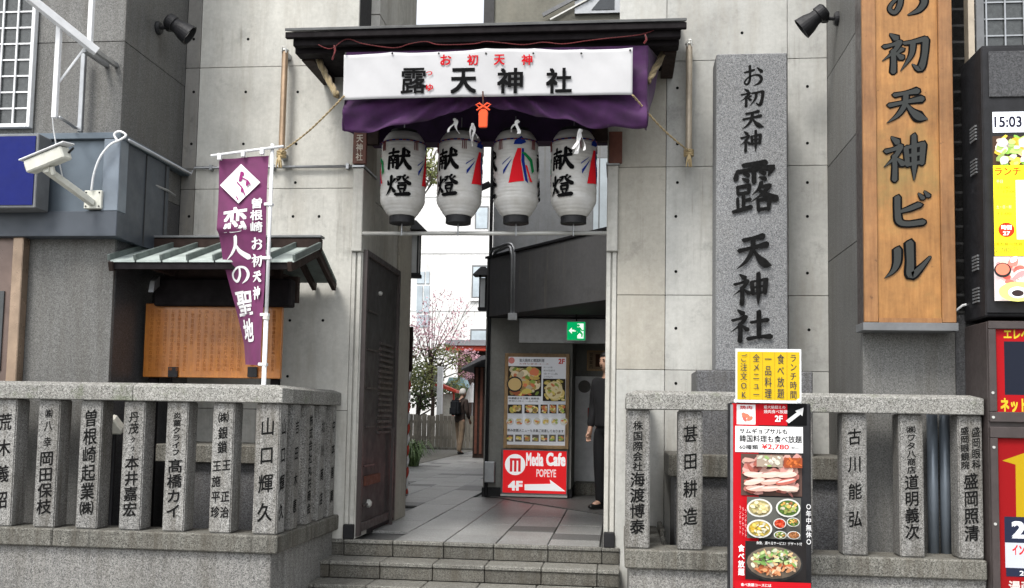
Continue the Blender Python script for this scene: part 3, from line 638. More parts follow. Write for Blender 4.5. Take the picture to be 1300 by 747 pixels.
# tassel charm at the gather
p = P(613, 125, YE+.04)
ch = thing('charm_tassel', 'orange red charm bag with bow hanging at the curtain middle', 'charm', p)
c0 = P(613.5, 150, YE+.04)
MB().prism([(c0.x-.032, c0.z-.075), (c0.x+.032, c0.z-.075), (c0.x+.036, c0.z+.045), (c0.x+.018, c0.z+.07), (c0.x-.018, c0.z+.07), (c0.x-.036, c0.z+.045)], 'y', c0.y-.012, c0.y+.012).build('bag', 'orange_red', ch, bevel=.006)
q = MB(); k0 = c0+Vector((0, -.01, .085))
for s_ in (-1, 1):
    q.tube([k0, k0+Vector((s_*.03, -.01, .022)), k0+Vector((s_*.055, -.008, .012)), k0+Vector((s_*.03, 0, -.008)), k0], .007, 6)
    q.tube([k0, k0+Vector((s_*.03, -.006, -.018)), k0+Vector((s_*.05, -.004, -.03))], .006, 6)
q.lathe([(0, -.012), (.014, -.006), (.014, .006), (0, .012)], k0, 10); q.build('bow', 'orange_red', ch)
q = MB(); q.tube([k0, P(613, 116, YE-.0)], .006, 6); q.build('cord', 'red_brown_wood', ch)

# ================================================================== LANTERNS
YLN = -.09
def lprof(z, H=.66, R=.178):                      # radius of the paper body, z from 0 (bottom) to H
    t = z/H; 
    if t < .22: r = R*(.60+.40*sin(pi/2*(t/.22)))
    elif t > .84: r = R*(.72+.28*cos(pi/2*((t-.84)/.16)))
    else: r = R
    return r*(1-.02*t+.012)
def lantern(loc, rz, label, parent_group):
    t = thing('paper_lantern', label, 'lantern', (0, 0, 0), parent_group)
    H = .66; prof = [(.0, .0)]
    n = 26
    for i in range(n*3+1):
        z = H*i/(n*3); r = lprof(z)-.0016*(1-cos(2*pi*i/3))*(1+.5*sin(i*1.7))+.0012*sin(i*.61); prof.append((max(r, .01), z))
    prof.append((.1, H))
    MB().lathe(prof, (0, 0, 0), 48).build('paper_body', 'lantern_paper', t, smooth=True)
    MB().lathe([(.098, -.055), (.1, -.055), (.1, .008), (.085, .008), (.085, -.05)], (0, 0, 0), 32).build('bottom_ring', 'black_metal', t)
    MB().lathe([(.1, H-.008), (.105, H-.008), (.105, H+.03), (.09, H+.03)], (0, 0, 0), 32).build('top_ring', 'black_metal', t)
    q = MB(); q.tube([(0, 0, -.05), (0, 0, -.15)], .006, 6); q.tube([(0, 0, H), (0, 0, H+.14)], .005, 6); q.build('hanger_rod', 'grey_metal', t)
    for side in (0, 1):                            # brushed characters front and back
        pr = Print(fr=lambda u, v, w_, s_=side: ((lprof(v)+w_)*sin(u/.178+pi*s_), -(lprof(v)+w_)*cos(u/.178+pi*s_), v), base=.0022)
        for vs, fs in strokes('献', 1.5): pr.shape([(-.092+.184*a_, .335+.175*b) for a_, b in vs], fs, BLK)
        for vs, fs in strokes('燈', 1.45): pr.shape([(-.098+.19*a_, .125+.175*b) for a_, b in vs], fs, BLK)
        pr.build('brushed_lettering', 'ink', t)
        pr = Print(fr=lambda u, v, w_, s_=side: ((lprof(v)+w_)*sin(u/.178+pi*(s_+.5)), -(lprof(v)+w_)*cos(u/.178+pi*(s_+.5)), v), base=.002)
        def strip(pts, col, sub=5):               # (left, right, z) rows of a flag shape
            vs = []; fs = []
            rows = []
            for i in range(len(pts)-1):
                for k in range(4): rows.append(tuple(pts[i][j]+(pts[i+1][j]-pts[i][j])*k/4 for j in range(4)))
            rows.append(pts[-1]); h = pr.h()
            for l, r, zl_, zr_ in rows:
                for k in range(sub+1): vs.append((l+(r-l)*k/sub, zl_+(zr_-zl_)*k/sub))
            for i in range(len(rows)-1):
                for k in range(sub): a0 = i*(sub+1)+k; fs.append((a0, a0+1, a0+sub+2, a0+sub+1))
            pr.add([pr.fr(u, v, h) for u, v in vs], fs, col)
        BL = (.01, .03, .22); RD = (.70, .015, .025); GR = (.01, .20, .06)
        strip([(.0, .03, .50, .50), (-.035, .025, .40, .41), (-.07, .05, .23, .245)], RD)
        strip([(.034, .05, .50, .50), (.03, .055, .40, .40), (.06, .085, .25, .23)], BL)
        strip([(-.052, -.042, .40, .42), (-.115, -.115, .30, .335)], BL)
        strip([(-.058, -.05, .43, .44), (-.125, -.12, .375, .39)], BL)
        strip([(-.03, -.02, .53, .56), (.01, .035, .53, .60), (.03, .07, .53, .55)], BL)
        strip([(.03, .06, .47, .47), (.10, .125, .40, .42), (.12, .145, .31, .33)], GR)
        strip([(.06, .075, .37, .37), (.085, .105, .29, .28), (.10, .125, .245, .24)], RD)
        pr.build('painted_ribbon', 'ink', t)
    c1, c2 = MB(), MB()                            # red and blue cord round the shoulder, small tassels
    zc = .575; rr = lprof(zc)+.004
    for k in range(40):
        a_ = 2*pi*k/40; b = 2*pi*(k+.95)/40; (c1 if k % 2 else c2).tube([(rr*cos(a_), rr*sin(a_), zc), (rr*cos(b), rr*sin(b), zc)], .006, 5)
    for k in range(4):
        a_ = pi/4+k*pi/2; x, y = (rr+.002)*cos(a_), (rr+.002)*sin(a_)
        for j in (-.012, .0, .012): c1.tube([(x-j*sin(a_), y+j*cos(a_), zc), (x-1.3*j*sin(a_), y+1.3*j*cos(a_), zc-.075)], .0035, 4)
    c1.build('red_cord', 'rope_red', t); c2.build('blue_cord', 'blue_plastic', t)
    t.location = loc; t.rotation_euler.z = rz; t.scale = (1.045,)*3; return t
def copy_tree(o, parent=None):
    c = o.copy(); COL.objects.link(c)
    if parent: c.parent = parent
    for ch_ in [q for q in o.children]: copy_tree(ch_, c)
    return c
LL = [(510.5, 0, 'white paper lantern with black characters facing front, farthest left of the row'), (582, -27, 'white paper lantern with ribbon at its right edge, second from the left'),
      (655, -80, 'white paper lantern showing mostly its red, blue and green ribbon painting'), (728, -30, 'white paper lantern at the right end, with paper streamers tied in front')]
first = None
for x, rz, lab in LL:
    c = P(x, 275.5, YLN); rz = radians(rz)
    if first is None: first = lantern(c, rz, lab, 'paper lanterns in a row under the curtain')
    else:
        c_ = copy_tree(first); c_.location = c; c_.rotation_euler = (random.Random(x).uniform(-.03, .03), random.Random(x+1).uniform(-.025, .025), rz); c_['label'] = lab
a_, b = P(463, 295, -.012), P(770, 298, -.012); zb = (a_.z+b.z)/2
bar = MB().tube([(XLJ+.001, -.012, zb), (XRJ-.001, -.012, zb)], .017, 12).build('lantern_bar', 'bright_steel', None, smooth=True); tag(bar, 'pale metal bar spanning the gateway below the lanterns', 'bar')
# shide paper streamers
def shide(x, y, Y, seed, label, n=3, s_=.045):
    """a few narrow twisted paper ribbons hanging from one knot"""
    r0 = random.Random(seed); m = MB(); p = P(x, y, Y)
    for k in range(n):
        ln = s_*r0.uniform(1.6, 3.2); dx = r0.uniform(-.05, .05); tw = r0.uniform(-1.2, 1.2); w_ = r0.uniform(.018, .032); ph = r0.uniform(0, 6)
        def fn(u, v): a_ = tw*v*2+ph*.2; return (p.x+dx*v+(u-.5)*w_*cos(a_)+.01*sin(v*5+ph), p.y-.01*k+(u-.5)*w_*sin(a_)+.012*sin(v*6+ph), p.z-ln*v)
        m.sheet(fn, 2, 10)
    m.lathe([(0, -.012), (.012, -.006), (.012, .006), (0, .012)], p, 8)
    o = m.build('paper_streamer', 'paper', None, solid=.0012, smooth=False); return tag(o, label, 'paper streamer')
shide(600, 158, -.62, 1, 'white paper streamer hanging left of the orange charm', 3, .06)
shide(657, 154, -.62, 3, 'small white paper streamer just above the third lantern', 2, .05)
shide(577, 152, -.62, 4, 'small white paper streamer just above the second lantern', 2, .05)
shide(738, 166, -.64, 5, 'long white paper streamer hanging in front of the last lantern', 5, .06)
# small wooden plaques on the pilasters
for (x0, y0, x1, y1, t_, lab) in ((448, 167, 465, 208, '天神社', 'small dark wooden plaque with white letters on the left pilaster'), (773, 167, 790, 207, '', 'small reddish wooden plaque on the right pilaster')):
    X0, X1, Z0, Z1 = rect(x0, y0, x1, y1, -.06); t = thing('wooden_plaque', lab, 'plaque', ((X0+X1)/2, -.06, Z0))
    MB().box(X0, X1, -.06, -.022, Z0, Z1).build('board', 'red_brown_wood', t, bevel=.004)
    if t_:
        pr = Print(-.06); pr.vt(t_, x0+4, y0+3, x1-4, y1-3, (.5, .45, .38), bold=.02); pr.done('lettering', t)

# ================================================================== STONE FENCES (tamagaki)
YF = -1.45
def inscription(parent, fr, cols, W, z0, z1, seed):
    """cols: list of (text, centre, width, ztop, zbottom) in post units 0..1"""
    pr = Print(fr=fr, base=.001)
    for t_, c, w_, b, a_ in cols:
        n = len(t_); dz = (b-a_)/n*(z1-z0); g = min(dz*.98, w_*W*1.25)
        for i, chx in enumerate(t_):
            zc = z0+(z1-z0)*b-dz*(i+.5)
            pr.cell(chx, W*(c-w_/2), W*(c+w_/2), zc-g/2, zc+g/2, None, bold=.018, slant=.10)
    pr.build('inscription', 'carved_ink', parent)
def post(parent, x0, x1, yf, depth, z0, z1, cols, seed, side=None, taper=.0):
    r0 = random.Random(seed); m = MB(); m.box(x0, x1, yf, yf+depth, z0, z1); o = m.build('post', 'granite_post', parent, bevel=.008, segs=2)
    if cols: inscription(o, lambda u, v, w_: (x0+u, yf-w_, v), cols, x1-x0, z0, z1, seed)
    if side: inscription(o, lambda u, v, w_: (x1+w_, yf+u, v), side, depth, z0, z1, seed)
    return o
ZL, ZR0, ZR1 = .197, 1.092, 1.195
def rail_piece(m, x0, x1, y0, y1, z0, z1, ch=.022, ends=(1, 1)):
    """coping stone whose top edges are sloped"""
    c0, c1 = ch*3*ends[0], ch*3*ends[1]
    v = [(x0, y0, z0), (x1, y0, z0), (x1, y1, z0), (x0, y1, z0), (x0, y0, z1), (x1, y0, z1), (x1, y1, z1), (x0, y1, z1),
         (x0+c0, y0+ch*3, z1+ch), (x1-c1, y0+ch*3, z1+ch), (x1-c1, y1-ch*2, z1+ch), (x0+c0, y1-ch*2, z1+ch)]
    m.add(v, [(3, 2, 1, 0), (0, 1, 5, 4), (1, 2, 6, 5), (2, 3, 7, 6), (3, 0, 4, 7), (4, 5, 9, 8), (5, 6, 10, 9), (6, 7, 11, 10), (7, 4, 8, 11), (8, 9, 10, 11)]); return m
FX = P(357, 600, YF).x                            # outer corner of the left fence
FL = -5.6
lf = thing('stone_fence', 'grey granite fence of inscribed posts left of the steps, with return', 'stone fence', (-3.5, YF+.1, ZS))
# wall, ledge
MB().box(FL, FX-.05, YF+.0, YF+.3, ZS, ZL-.125).build('base_wall', 'granite_base', lf, bevel=.006)
MB().box(FX-.3, FX-.052, YF+.303, -.004, ZS, ZL-.125).build('base_wall', 'granite_base', lf, bevel=.006)
for a_, b in ((FL, -3.9), (-3.896, FX)): MB().box(a_, b, YF-.04, YF+.26, ZL-.122, ZL).build('ledge_stone', 'granite_ledge', lf, bevel=.01)
MB().box(FX-.28, FX-.001, YF+.263, -.003, ZL-.122, ZL).build('ledge_stone', 'granite_ledge', lf, bevel=.01)
jx = P(171, 500, YF).x
rail_piece(MB(), FL, jx-.0015, YF-.03, YF+.2, ZR0, ZR1, ends=(0, 0)).build('top_rail', 'granite_rail', lf, bevel=.005)
rail_piece(MB(), jx+.0015, FX-.0, YF-.03, YF+.2, ZR0, ZR1, ends=(0, 1)).build('top_rail', 'granite_rail', lf, bevel=.005)
q = MB(); q.add([(FX-.2, YF+.203, ZR0), (FX, YF+.203, ZR0), (FX, -.045, ZR0), (FX-.2, -.045, ZR0), (FX-.2, YF+.203, ZR1), (FX, YF+.203, ZR1), (FX, -.045, ZR1), (FX-.2, -.045, ZR1), (FX-.14, YF+.203, ZR1+.022), (FX-.066, YF+.203, ZR1+.022), (FX-.066, -.045, ZR1+.022), (FX-.14, -.045, ZR1+.022)],
     [(3, 2, 1, 0), (0, 1, 5, 9, 8, 4), (1, 2, 6, 5), (3, 7, 11, 10, 6, 2), (0, 4, 7, 3), (4, 8, 11, 7), (8, 9, 10, 11), (9, 5, 6, 10)]); q.build('top_rail', 'granite_rail', lf, bevel=.004)
LP = [(-121, None), (-66, [('吉田商会', .5, .6, .9, .1)]), (-11, [('荒木義昭', .5, .62, .92, .1)]), (44, [('八幸', .5, .38, .86, .60), ('㈱', .5, .34, .93, .85), ('岡田保枝', .5, .68, .60, .1)]),
      (98, [('曽根崎起業', .5, .66, .93, .22), ('㈱', .5, .66, .22, .10)]), (153, [('丹茂', .5, .48, .92, .74), ('クヮ', .5, .22, .73, .60), ('本井嘉宏', .5, .66, .58, .10)]),
      (208, [('炎菫クライフ', .5, .40, .92, .58), ('髙橋カイ', .5, .70, .56, .10)]), (267, [('㈱', .5, .5, .93, .84), ('銀鎖', .5, .46, .82, .60), ('王施平珍', .28, .42, .57, .10), ('王', .72, .42, .57, .47), ('正治', .72, .42, .34, .10)]),
      (322, [('山口輝久', .5, .62, .93, .06)])]
for i, (x, c) in enumerate(LP):
    wpx = 27.5 if x < 300 else 31
    x0, x1 = P(x, 600, YF).x, P(x+wpx, 600, YF).x
    post(lf, x0, x1, YF+.005, .16, ZL+.002, ZR0-.002, c, i, side=[('山口輝久', .5, .6, .93, .06)] if x > 300 else None)
for i, (px, t_) in enumerate(((371.5, '吉田木恵'), (390, '株式会社丸共商会'), (406, '北川商店'), (420, '中本善廣'))):
    X = FX-.015; yc = X*0+ (1250*(-X)/(787-px)*.995-8)
    post(lf, X-.15, X, yc-.075, .15, ZL+.002, ZR0-.002, None, 20+i, side=[(t_, .5, .55, .92, .08)])
# right fence
RX0 = P(794, 600, YF).x; RX1 = 2.285; print('RX1', P(1249, 610, YF).x)
rfn = thing('stone_fence', 'grey granite fence of inscribed posts right of the steps, behind the restaurant sign', 'stone fence', (1.2, YF+.1, ZS))
MB().box(RX0+.03, RX1+.01, YF+.0, YF+.3, ZS, ZL-.137).build('base_wall', 'granite_base', rfn, bevel=.006)
MB().box(RX0+.03, RX0+.25, YF+.303, -.06, ZS, ZL-.137).build('base_wall', 'granite_base', rfn, bevel=.006)
MB().box(RX0-.0, RX1+.004, YF-.04, YF+.26, ZL-.135, ZL-.012).build('ledge_stone', 'granite_ledge', rfn, bevel=.01)
MB().box(RX0, RX0+.26, YF+.263, -.06, ZL-.135, ZL-.012).build('ledge_stone', 'granite_ledge', rfn, bevel=.01)
rail_piece(MB(), RX0-.0, RX1+.004, YF-.03, YF+.2, ZR0, ZR1, ends=(1, 1)).build('top_rail', 'granite_rail', rfn, bevel=.005)
MB().box(RX0+.001, RX0+.2, YF+.203, -.06, ZR0, ZR1).build('top_rail', 'granite_rail', rfn, bevel=.012)
RP = [(794, [('株国際会社', .5, .42, .92, .55), ('海渡博泰', .5, .62, .55, .10)]), (861, [('甚田耕造', .5, .6, .93, .14)]), (932, [('北新地', .5, .6, .9, .2)]), (1001, [('大森', .5, .6, .8, .2)]), (1070, [('古川能弘', .5, .58, .93, .16)]),
      (1142, [('㈱ワタ八商店', .5, .38, .92, .58), ('道明義次', .5, .6, .58, .12)]), (1217, [('盛岡眼科', .74, .36, .92, .62), ('盛岡眼鏡院', .28, .36, .92, .62), ('盛岡照清', .5, .62, .60, .12)])]
for i, (x, c) in enumerate(RP):
    x0, x1 = P(x, 600, YF).x, P(x+31, 600, YF).x
    post(rfn, x0, x1, YF+.005, .16, ZL-.01, ZR0-.002, c, 40+i)
for yc in (-1.05, -.62, -.25): post(rfn, RX0+.01, RX0+.16, yc-.075, .15, ZL-.01, ZR0-.002, None, 60)
# ground behind the fences
MBg = MB().box(FL, FX-.3, YF+.303, -.01, ZS, .02); struct('planter_floor', MBg, 'granite_plinth')
struct('planter_floor', MB().box(RX0+.26, RX1+.01, YF+.303, -.01, ZS, .02), 'granite_plinth')
for k, (y, z) in enumerate(((-.95, .12), (-.78, .17), (-.6, .22))):
    struct('inner_step', MB().box(RX0+.262, P(851, 600, -.7).x-.03, y, -.012-k*.002, .021, z), 'granite_ledge', bevel=.008)
# low stone walls seen through the fences
def lowwall(label, x0, x1, yf, z0, z1, zb):
    t = thing('low_wall', label, 'low wall', ((x0+x1)/2, yf, .02))
    MB().box(x0+.05, x1-.05, yf+.06, -.03, .022, z0-.002).build('wall_body', 'granite_plinth', t, bevel=.004)
    MB().box(x0, x1, yf, -.02, z0, z1).build('coping', 'granite_ledge', t, bevel=.008)
    k = int((x1-x0)/.5)
    return t
X0, X1, Z0, Z1 = rect(197, 565, 330, 588, -.75); lowwall('low stone wall with grey coping behind the left fence', X0, X1, -.75, Z0, Z1, 0)
X0, X1, Z0, Z1 = rect(849, 580, 1150, 609, -.78); lowwall('low stone wall with grey coping behind the right fence', X0, X1, -.78, Z0, Z1, 0)
# small white floodlight behind the left fence
p = P(146, 541, -1.02); t = thing('floodlight', 'small white floodlight behind the left stone fence', 'floodlight', p)
m = MB(); m.prism([(-.055, -.05), (.06, -.05), (.065, -.02), (.0, .075), (-.055, .06)], 'y', -.06, .06)
o = m.build('housing', 'cream_paint', None, bevel=.012); o.parent = t; o.rotation_euler = (.3, 0, .3)
MB().tube([p+Vector((0, .0, -.05)), Vector((p.x, p.y, .022))], .014, 8).build('stem', 'black_metal', t)

# ================================================================== STONE PILLAR MONUMENT
YM = -.50
X0, X1, Z0, Z1 = rect(909, 68, 1000, 472, YM)
mo = thing('stone_monument', 'tall grey stone pillar carved with the shrine name on the right', 'monument', ((X0+X1)/2, YM+.15, .02))
MB().box(X0, X1, YM, YM+.3, Z0+.003, Z1).build('pillar', 'granite_monument', mo, bevel=.008)
x0, x1, z0, _ = rect(884, 472, 1032, 510, YM-.12)
MB().box(x0, x1, YM-.12, YM+.4, .6, Z0).build('upper_base', 'granite_plinth', mo, bevel=.008)
MB().box(x0-.05, x1+.08, YM-.2, YM+.42, .0205, .597).build('lower_base', 'granite_plinth', mo, bevel=.008)
pr = Print(YM, base=.0008)
for chx, cx, y0, y1, hw in (('お', 956, 82, 111, 14.5), ('初', 955, 112, 136, 16), ('天', 955, 138, 165, 15), ('神', 954, 166, 193, 15.5), ('露', 957, 206, 271, 29), ('天', 956, 293, 344, 24), ('神', 954, 347, 388, 25), ('社', 952, 392, 435, 26)):
    X0_, X1_, Z0_, Z1_ = rect(cx-hw, y0, cx+hw, y1, YM); pr.cell(chx, X0_, X1_, Z0_, Z1_, None, brush=True, fat=1.22, slant=.05)
pr.build('carved_lettering', 'carved_ink', mo)

# ================================================================== BUILDING LEFT (granite cladding)
YL, XS = -1.05, -3.78
bl = thing('granite_building', 'grey granite clad building on the left with barred window', 'building', (-5, 0, ZS))
xcn = XS
MB().box(-9, XS-.035, YL+.035, 6, ZS, 9).build('core', 'joint', bl)
def zf(y, Y=YL, x=100): return P(x, y, Y).z
zA = zf(54); zB = zf(232); jf = [ZS+.5, zB-.28, zA, zA+1.25, zA+2.6]
# front slabs
for i in range(len(jf)-1):
    for a_, b in ((-6.4, P(46, 100, YL).x if i >= 1 else P(28, 400, YL).x), (P(46, 100, YL).x, XS) if i >= 1 else (P(28, 400, YL).x, XS)):
        MB().box(a_+.002, b-.002 if b < XS else b, YL, YL+.03, jf[i]+.002, jf[i+1]-.002).build('granite_slab', 'granite_clad', bl, bevel=.003)
MB().box(-6.4, XS, YL, YL+.03, ZS, jf[0]-.002).build('granite_slab', 'granite_clad', bl, bevel=.003)
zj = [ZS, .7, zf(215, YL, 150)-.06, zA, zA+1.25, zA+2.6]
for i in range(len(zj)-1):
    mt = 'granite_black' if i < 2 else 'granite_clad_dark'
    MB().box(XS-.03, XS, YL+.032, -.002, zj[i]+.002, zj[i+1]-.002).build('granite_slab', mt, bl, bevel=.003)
# barred window top left
wf = MB(); X0, X1, Z0, Z1 = rect(-60, -60, 45, 163, YL-.03)
fr_ = MB(); fr_.box(X1-.028, X1, YL-.05, YL-.002, Z0, Z1+.6); fr_.box(X0, X1-.029, YL-.05, YL-.002, Z0, Z0+.03)
wo = fr_.build('window', 'white_paint', bl, bevel=.003)
MB().box(X0, X1-.03, YL-.012, YL-.003, Z0+.032, Z1+.6).build('pane', 'wired_glass', wo)
gm = MB(); stp = .121
x = X1-.03-stp
while x > X0: gm.box(x-.006, x+.006, YL-.034, YL-.024, Z0+.03, Z1+.6); x -= stp
z = Z0+.03+.125
while z < Z1+.6: gm.box(X0, X1-.03, YL-.0235, YL-.0145, z-.006, z+.006); z += .127
o = gm.build('mesh_grille', 'white_paint', wo); o['kind'] = 'stuff'
# bronze door frame bottom left
X0, X1, Z0, Z1 = rect(-60, 300, 28, 486, YL-.06)
df = MB(); df.box(X1-.085, X1, YL-.09, YL-.002, ZS, Z1); dr = df.build('door_frame', 'bronze_bright', bl, bevel=.006)
MB().box(X0, X1-.087, YL-.05, YL-.002, ZS, Z1).build('door', 'bronze', bl, bevel=.004)
MB().box(X0, X1-.15, YL-.062, YL-.052, 1.3, 1.9).build('door_glass', 'dark_glass', bl)

# steel canopy band wrapping the corner
cn = thing('steel_canopy', 'blue grey steel canopy band wrapping the left building corner', 'canopy', (-5, YL, 2.5))
YCN = YL-.13; XC = XS+.075
zc0, zc1 = zf(300, YCN, 145), zf(168, YCN, 140); zl1 = zf(268, YCN, 145)
MB().box(-7, XC-.13, YCN+.04, YL-.002, zl1+.002, zc1-.05).build('front_panel', 'steel_blue', cn)
MB().box(-7, XC+.0, YCN, YL-.002, zc1-.048, zc1).build('top_cap', 'steel_blue', cn, bevel=.004)
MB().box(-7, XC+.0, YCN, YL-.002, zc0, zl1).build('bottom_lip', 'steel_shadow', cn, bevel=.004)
MB().box(XC-.128, XC, YCN, YL-.002, zl1+.002, zc1-.05).build('corner_post', 'steel_blue_light', cn, bevel=.004)
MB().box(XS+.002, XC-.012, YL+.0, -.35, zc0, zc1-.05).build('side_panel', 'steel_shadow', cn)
MB().box(XS+.002, XC+.0, YL+.0, -.003, zc1-.045, zc1).build('side_cap', 'steel_blue', cn, bevel=.003)
for y_ in (-.75, -.42): MB().box(XC-.0115, XC-.004, y_-.003, y_+.003, zc0+.003, zc1-.052).build('seam', 'joint', cn)
# blue light box sign
X0, X1, Z0, Z1 = rect(-70, 170, 46, 264, YCN-.18)
bs = thing('blue_sign', 'deep blue sign box with grey frame at the left edge', 'sign', (X0, YCN-.1, Z0))
MB().box(X0, X1, YCN-.17, YCN-.002, Z0, Z1).build('sign_frame', 'roof_metal', bs, bevel=.006)
MB().box(X0+.02, X1-.02, YCN-.178, YCN-.171, Z0+.02, Z1-.02).build('sign_face', 'blue_plastic', bs)
# white sign bracket frame
YW = -1.75
sf = thing('sign_bracket', 'white metal bracket frame reaching out above the blue sign', 'bracket', P(100, 100, YW))
def V3(x, y, Y): return P(x, y, Y)
for a_, b, w_, nm in ((V3(18, -18, YW), V3(123, 66, -1.35), .055, 'top_arm'), (V3(76, 24, YW+.25), V3(74, 150, YW+.25), .035, 'front_upright'), (V3(120, -60, -1.35), V3(120, 66, -1.35), .035, 'rear_upright'),
                  (V3(107, 66, YL-.08), V3(103, 168, YL-.08), .034, 'wall_upright'), (V3(110, 58, -1.38), V3(74, 106, YW+.27), .016, 'brace')):
    b2_ = b
    if 'upright' in nm: b2_ = Vector((a_.x, a_.y, b.z))
    MB().beam(a_, b2_, w_, w_, up=(0, 1, 0) if 'upright' in nm else (0, 0, 1)).build(nm, 'grey_metal' if nm == 'wall_upright' else 'white_paint', sf, bevel=.003)
MB().tube([V3(75, 149, -1.5), V3(85, 155, -1.4), V3(95, 162, YL-.1), V3(106, 161, YL-.06)], .012, 8).build('elbow_pipe', 'grey_metal', sf, smooth=True)
for x in (107, 120): MB().beam(V3(x, 64, -1.37), V3(x, 64, -1.37)*0+Vector((V3(x, 64, -1.37).x, YL-.002, V3(x, 64, -1.37).z)), .03, .03).build('wall_stay', 'grey_metal', sf)
wr = MB().tube([V3(66, 140, -1.5), V3(68, 165, -1.45), V3(73, 195, -1.4), V3(80, 228, YCN-.03)], .0045, 5).build('wire', 'white_paint', None); tag(wr, 'thin loose white wire hanging down behind the security camera', 'wire')
# security camera
p = P(62, 203, -1.62); cc = thing('security_camera', 'cream security camera on an arm in front of the steel canopy', 'security camera', P(118, 254, YCN))
h = MB(); h.box(-.17, .15, -.05, .05, -.045, .045)
ho = h.build('housing', 'cream_paint', None, bevel=.01); ho.parent = cc; ho.location = p-ORG[cc.name]; ho.rotation_euler = (0.12, -.30, -.15)
h = MB(); h.box(-.19, .19, -.062, .062, .05, .062); v_ = h.build('sun_shield', 'white_paint', None, bevel=.004); v_.parent = cc; v_.location = p-ORG[cc.name]; v_.rotation_euler = (0.12, -.30, -.15)
h = MB(); h.lathe([(0, -.004), (.034, -.004), (.034, .008), (0, .008)], (-.176, 0, -.002), 16, axis='x'); l_ = h.build('lens', 'dark_glass', None); l_.parent = cc; l_.location = p-ORG[cc.name]; l_.rotation_euler = (0.12, -.30, -.15)
h = MB(); h.tube([(.15, .02, .0), (.2, .02, .02)], .008, 6); l_ = h.build('cable_gland', 'black_metal', None); l_.parent = cc; l_.location = p-ORG[cc.name]; l_.rotation_euler = (0.12, -.30, -.15)
MB().tube([p+Vector((.02, .01, -.05)), P(68, 222, -1.6)], .018, 8).build('swivel', 'cream_paint', cc)
MB().beam(P(58, 215, -1.62), P(117, 258, YCN-.03), .05, .045).build('arm', 'cream_paint', cc, bevel=.004)
X0, X1, Z0, Z1 = rect(107, 242, 129, 265, YCN-.02); MB().box(X0, X1, YCN-.025, YCN-.002+.04, Z0, Z1).build('wall_plate', 'cream_paint', cc, bevel=.004)
m = MB()
for sx in (.12, .88):
    for sz in (.12, .88): m.lathe([(0, -.031), (.006, -.031), (.006, -.024)], (X0+(X1-X0)*sx, YCN, Z0+(Z1-Z0)*sz), 6, axis='y')
m.build('bolt', 'black_metal', cc)
cv = MB().tube(smoothp([P(116, 243, YCN-.04), P(119, 222, YCN-.05), P(127, 200, YCN-.06), P(140, 184, YCN-.05), P(152, 178, YCN-.04), P(160, 172, YCN-.03), P(152, 167, YCN-.03), P(145, 171, YCN-.03), P(150, 180, YCN-.03)]), .0085, 8).build('conduit', 'white_paint', None, smooth=True)
tag(cv, 'white cable conduit looping up from the camera plate to the canopy corner', 'cable')
# galvanised pipe along the side and the concrete wall
zp = zf(214, 0, 300)
pp = MB().tube([(XC+.02, YL-.05, zc1-.04), (XC+.03, -.05, zc1-.035), (XC+.06, -.03, zp), (XLJ-.06, -.03, zp)], .013, 8).build('wall_pipe', 'grey_metal', None, smooth=True); tag(pp, 'thin galvanised pipe running along the left concrete wall', 'pipe')
for x in (-3.5, -2.95, -2.3): MB().box(x-.012, x+.012, -.048, -.001, zp-.022, zp+.022).build('pipe_clip', 'grey_metal', pp)
pp2 = MB().tube([P(150, 216, YL+.0), (XC+.0, -.4, zf(217, YL, 150)), (XS+.05, -.2, zf(217, YL, 150))], .01, 6).build('thin_conduit', 'grey_metal', cn)
# spotlights on the return walls
def spot(label, wallx, px, py, sgn, aim):
    b = PXp(px, py, wallx); t = thing('spotlight', label, 'spotlight', b)
    MB().lathe([(0, 0), (.055, 0), (.055, .014*sgn), (.045, .03*sgn), (0, .034*sgn)], b, 18, axis='x').build('wall_rose', 'black_metal', t, smooth=False)
    j = b+Vector((.10*sgn, 0, .005)); MB().tube([b, j], .016, 8).build('arm', 'black_metal', t)
    MB().lathe([(0, -.028), (.028, -.028), (.03, .028), (0, .028)], j, 12).build('knuckle', 'black_metal', t)
    hd = MB(); hd.lathe([(.0, -.11), (.045, -.11), (.062, -.095), (.066, -.04), (.056, -.035), (.058, .0), (.075, .045), (.085, .10), (.088, .115), (.078, .115), (.07, .06), (.0, .05)], (0, 0, 0), 24)
    o = hd.build('lamp_head', 'black_metal', None, smooth=False); o.parent = t; o.location = j+Vector((.085*sgn, -.02, -.01))-b; o.rotation_euler = Vector(aim).to_track_quat('Z', 'Y').to_euler()
    g = MB().lathe([(0, .07), (.07, .07), (.07, .074), (0, .074)], (0, 0, 0), 20).build('lens', 'frosted_glass', None); g.parent = t; g.location = o.location; g.rotation_euler = o.rotation_euler
spot('black spotlight on the granite return wall at upper left', XS, 200, 36, 1, (.72, .22, -.5))
spot('black spotlight on the granite return wall at upper right', XR, 1064, 24, -1, (-.72, .22, -.55))

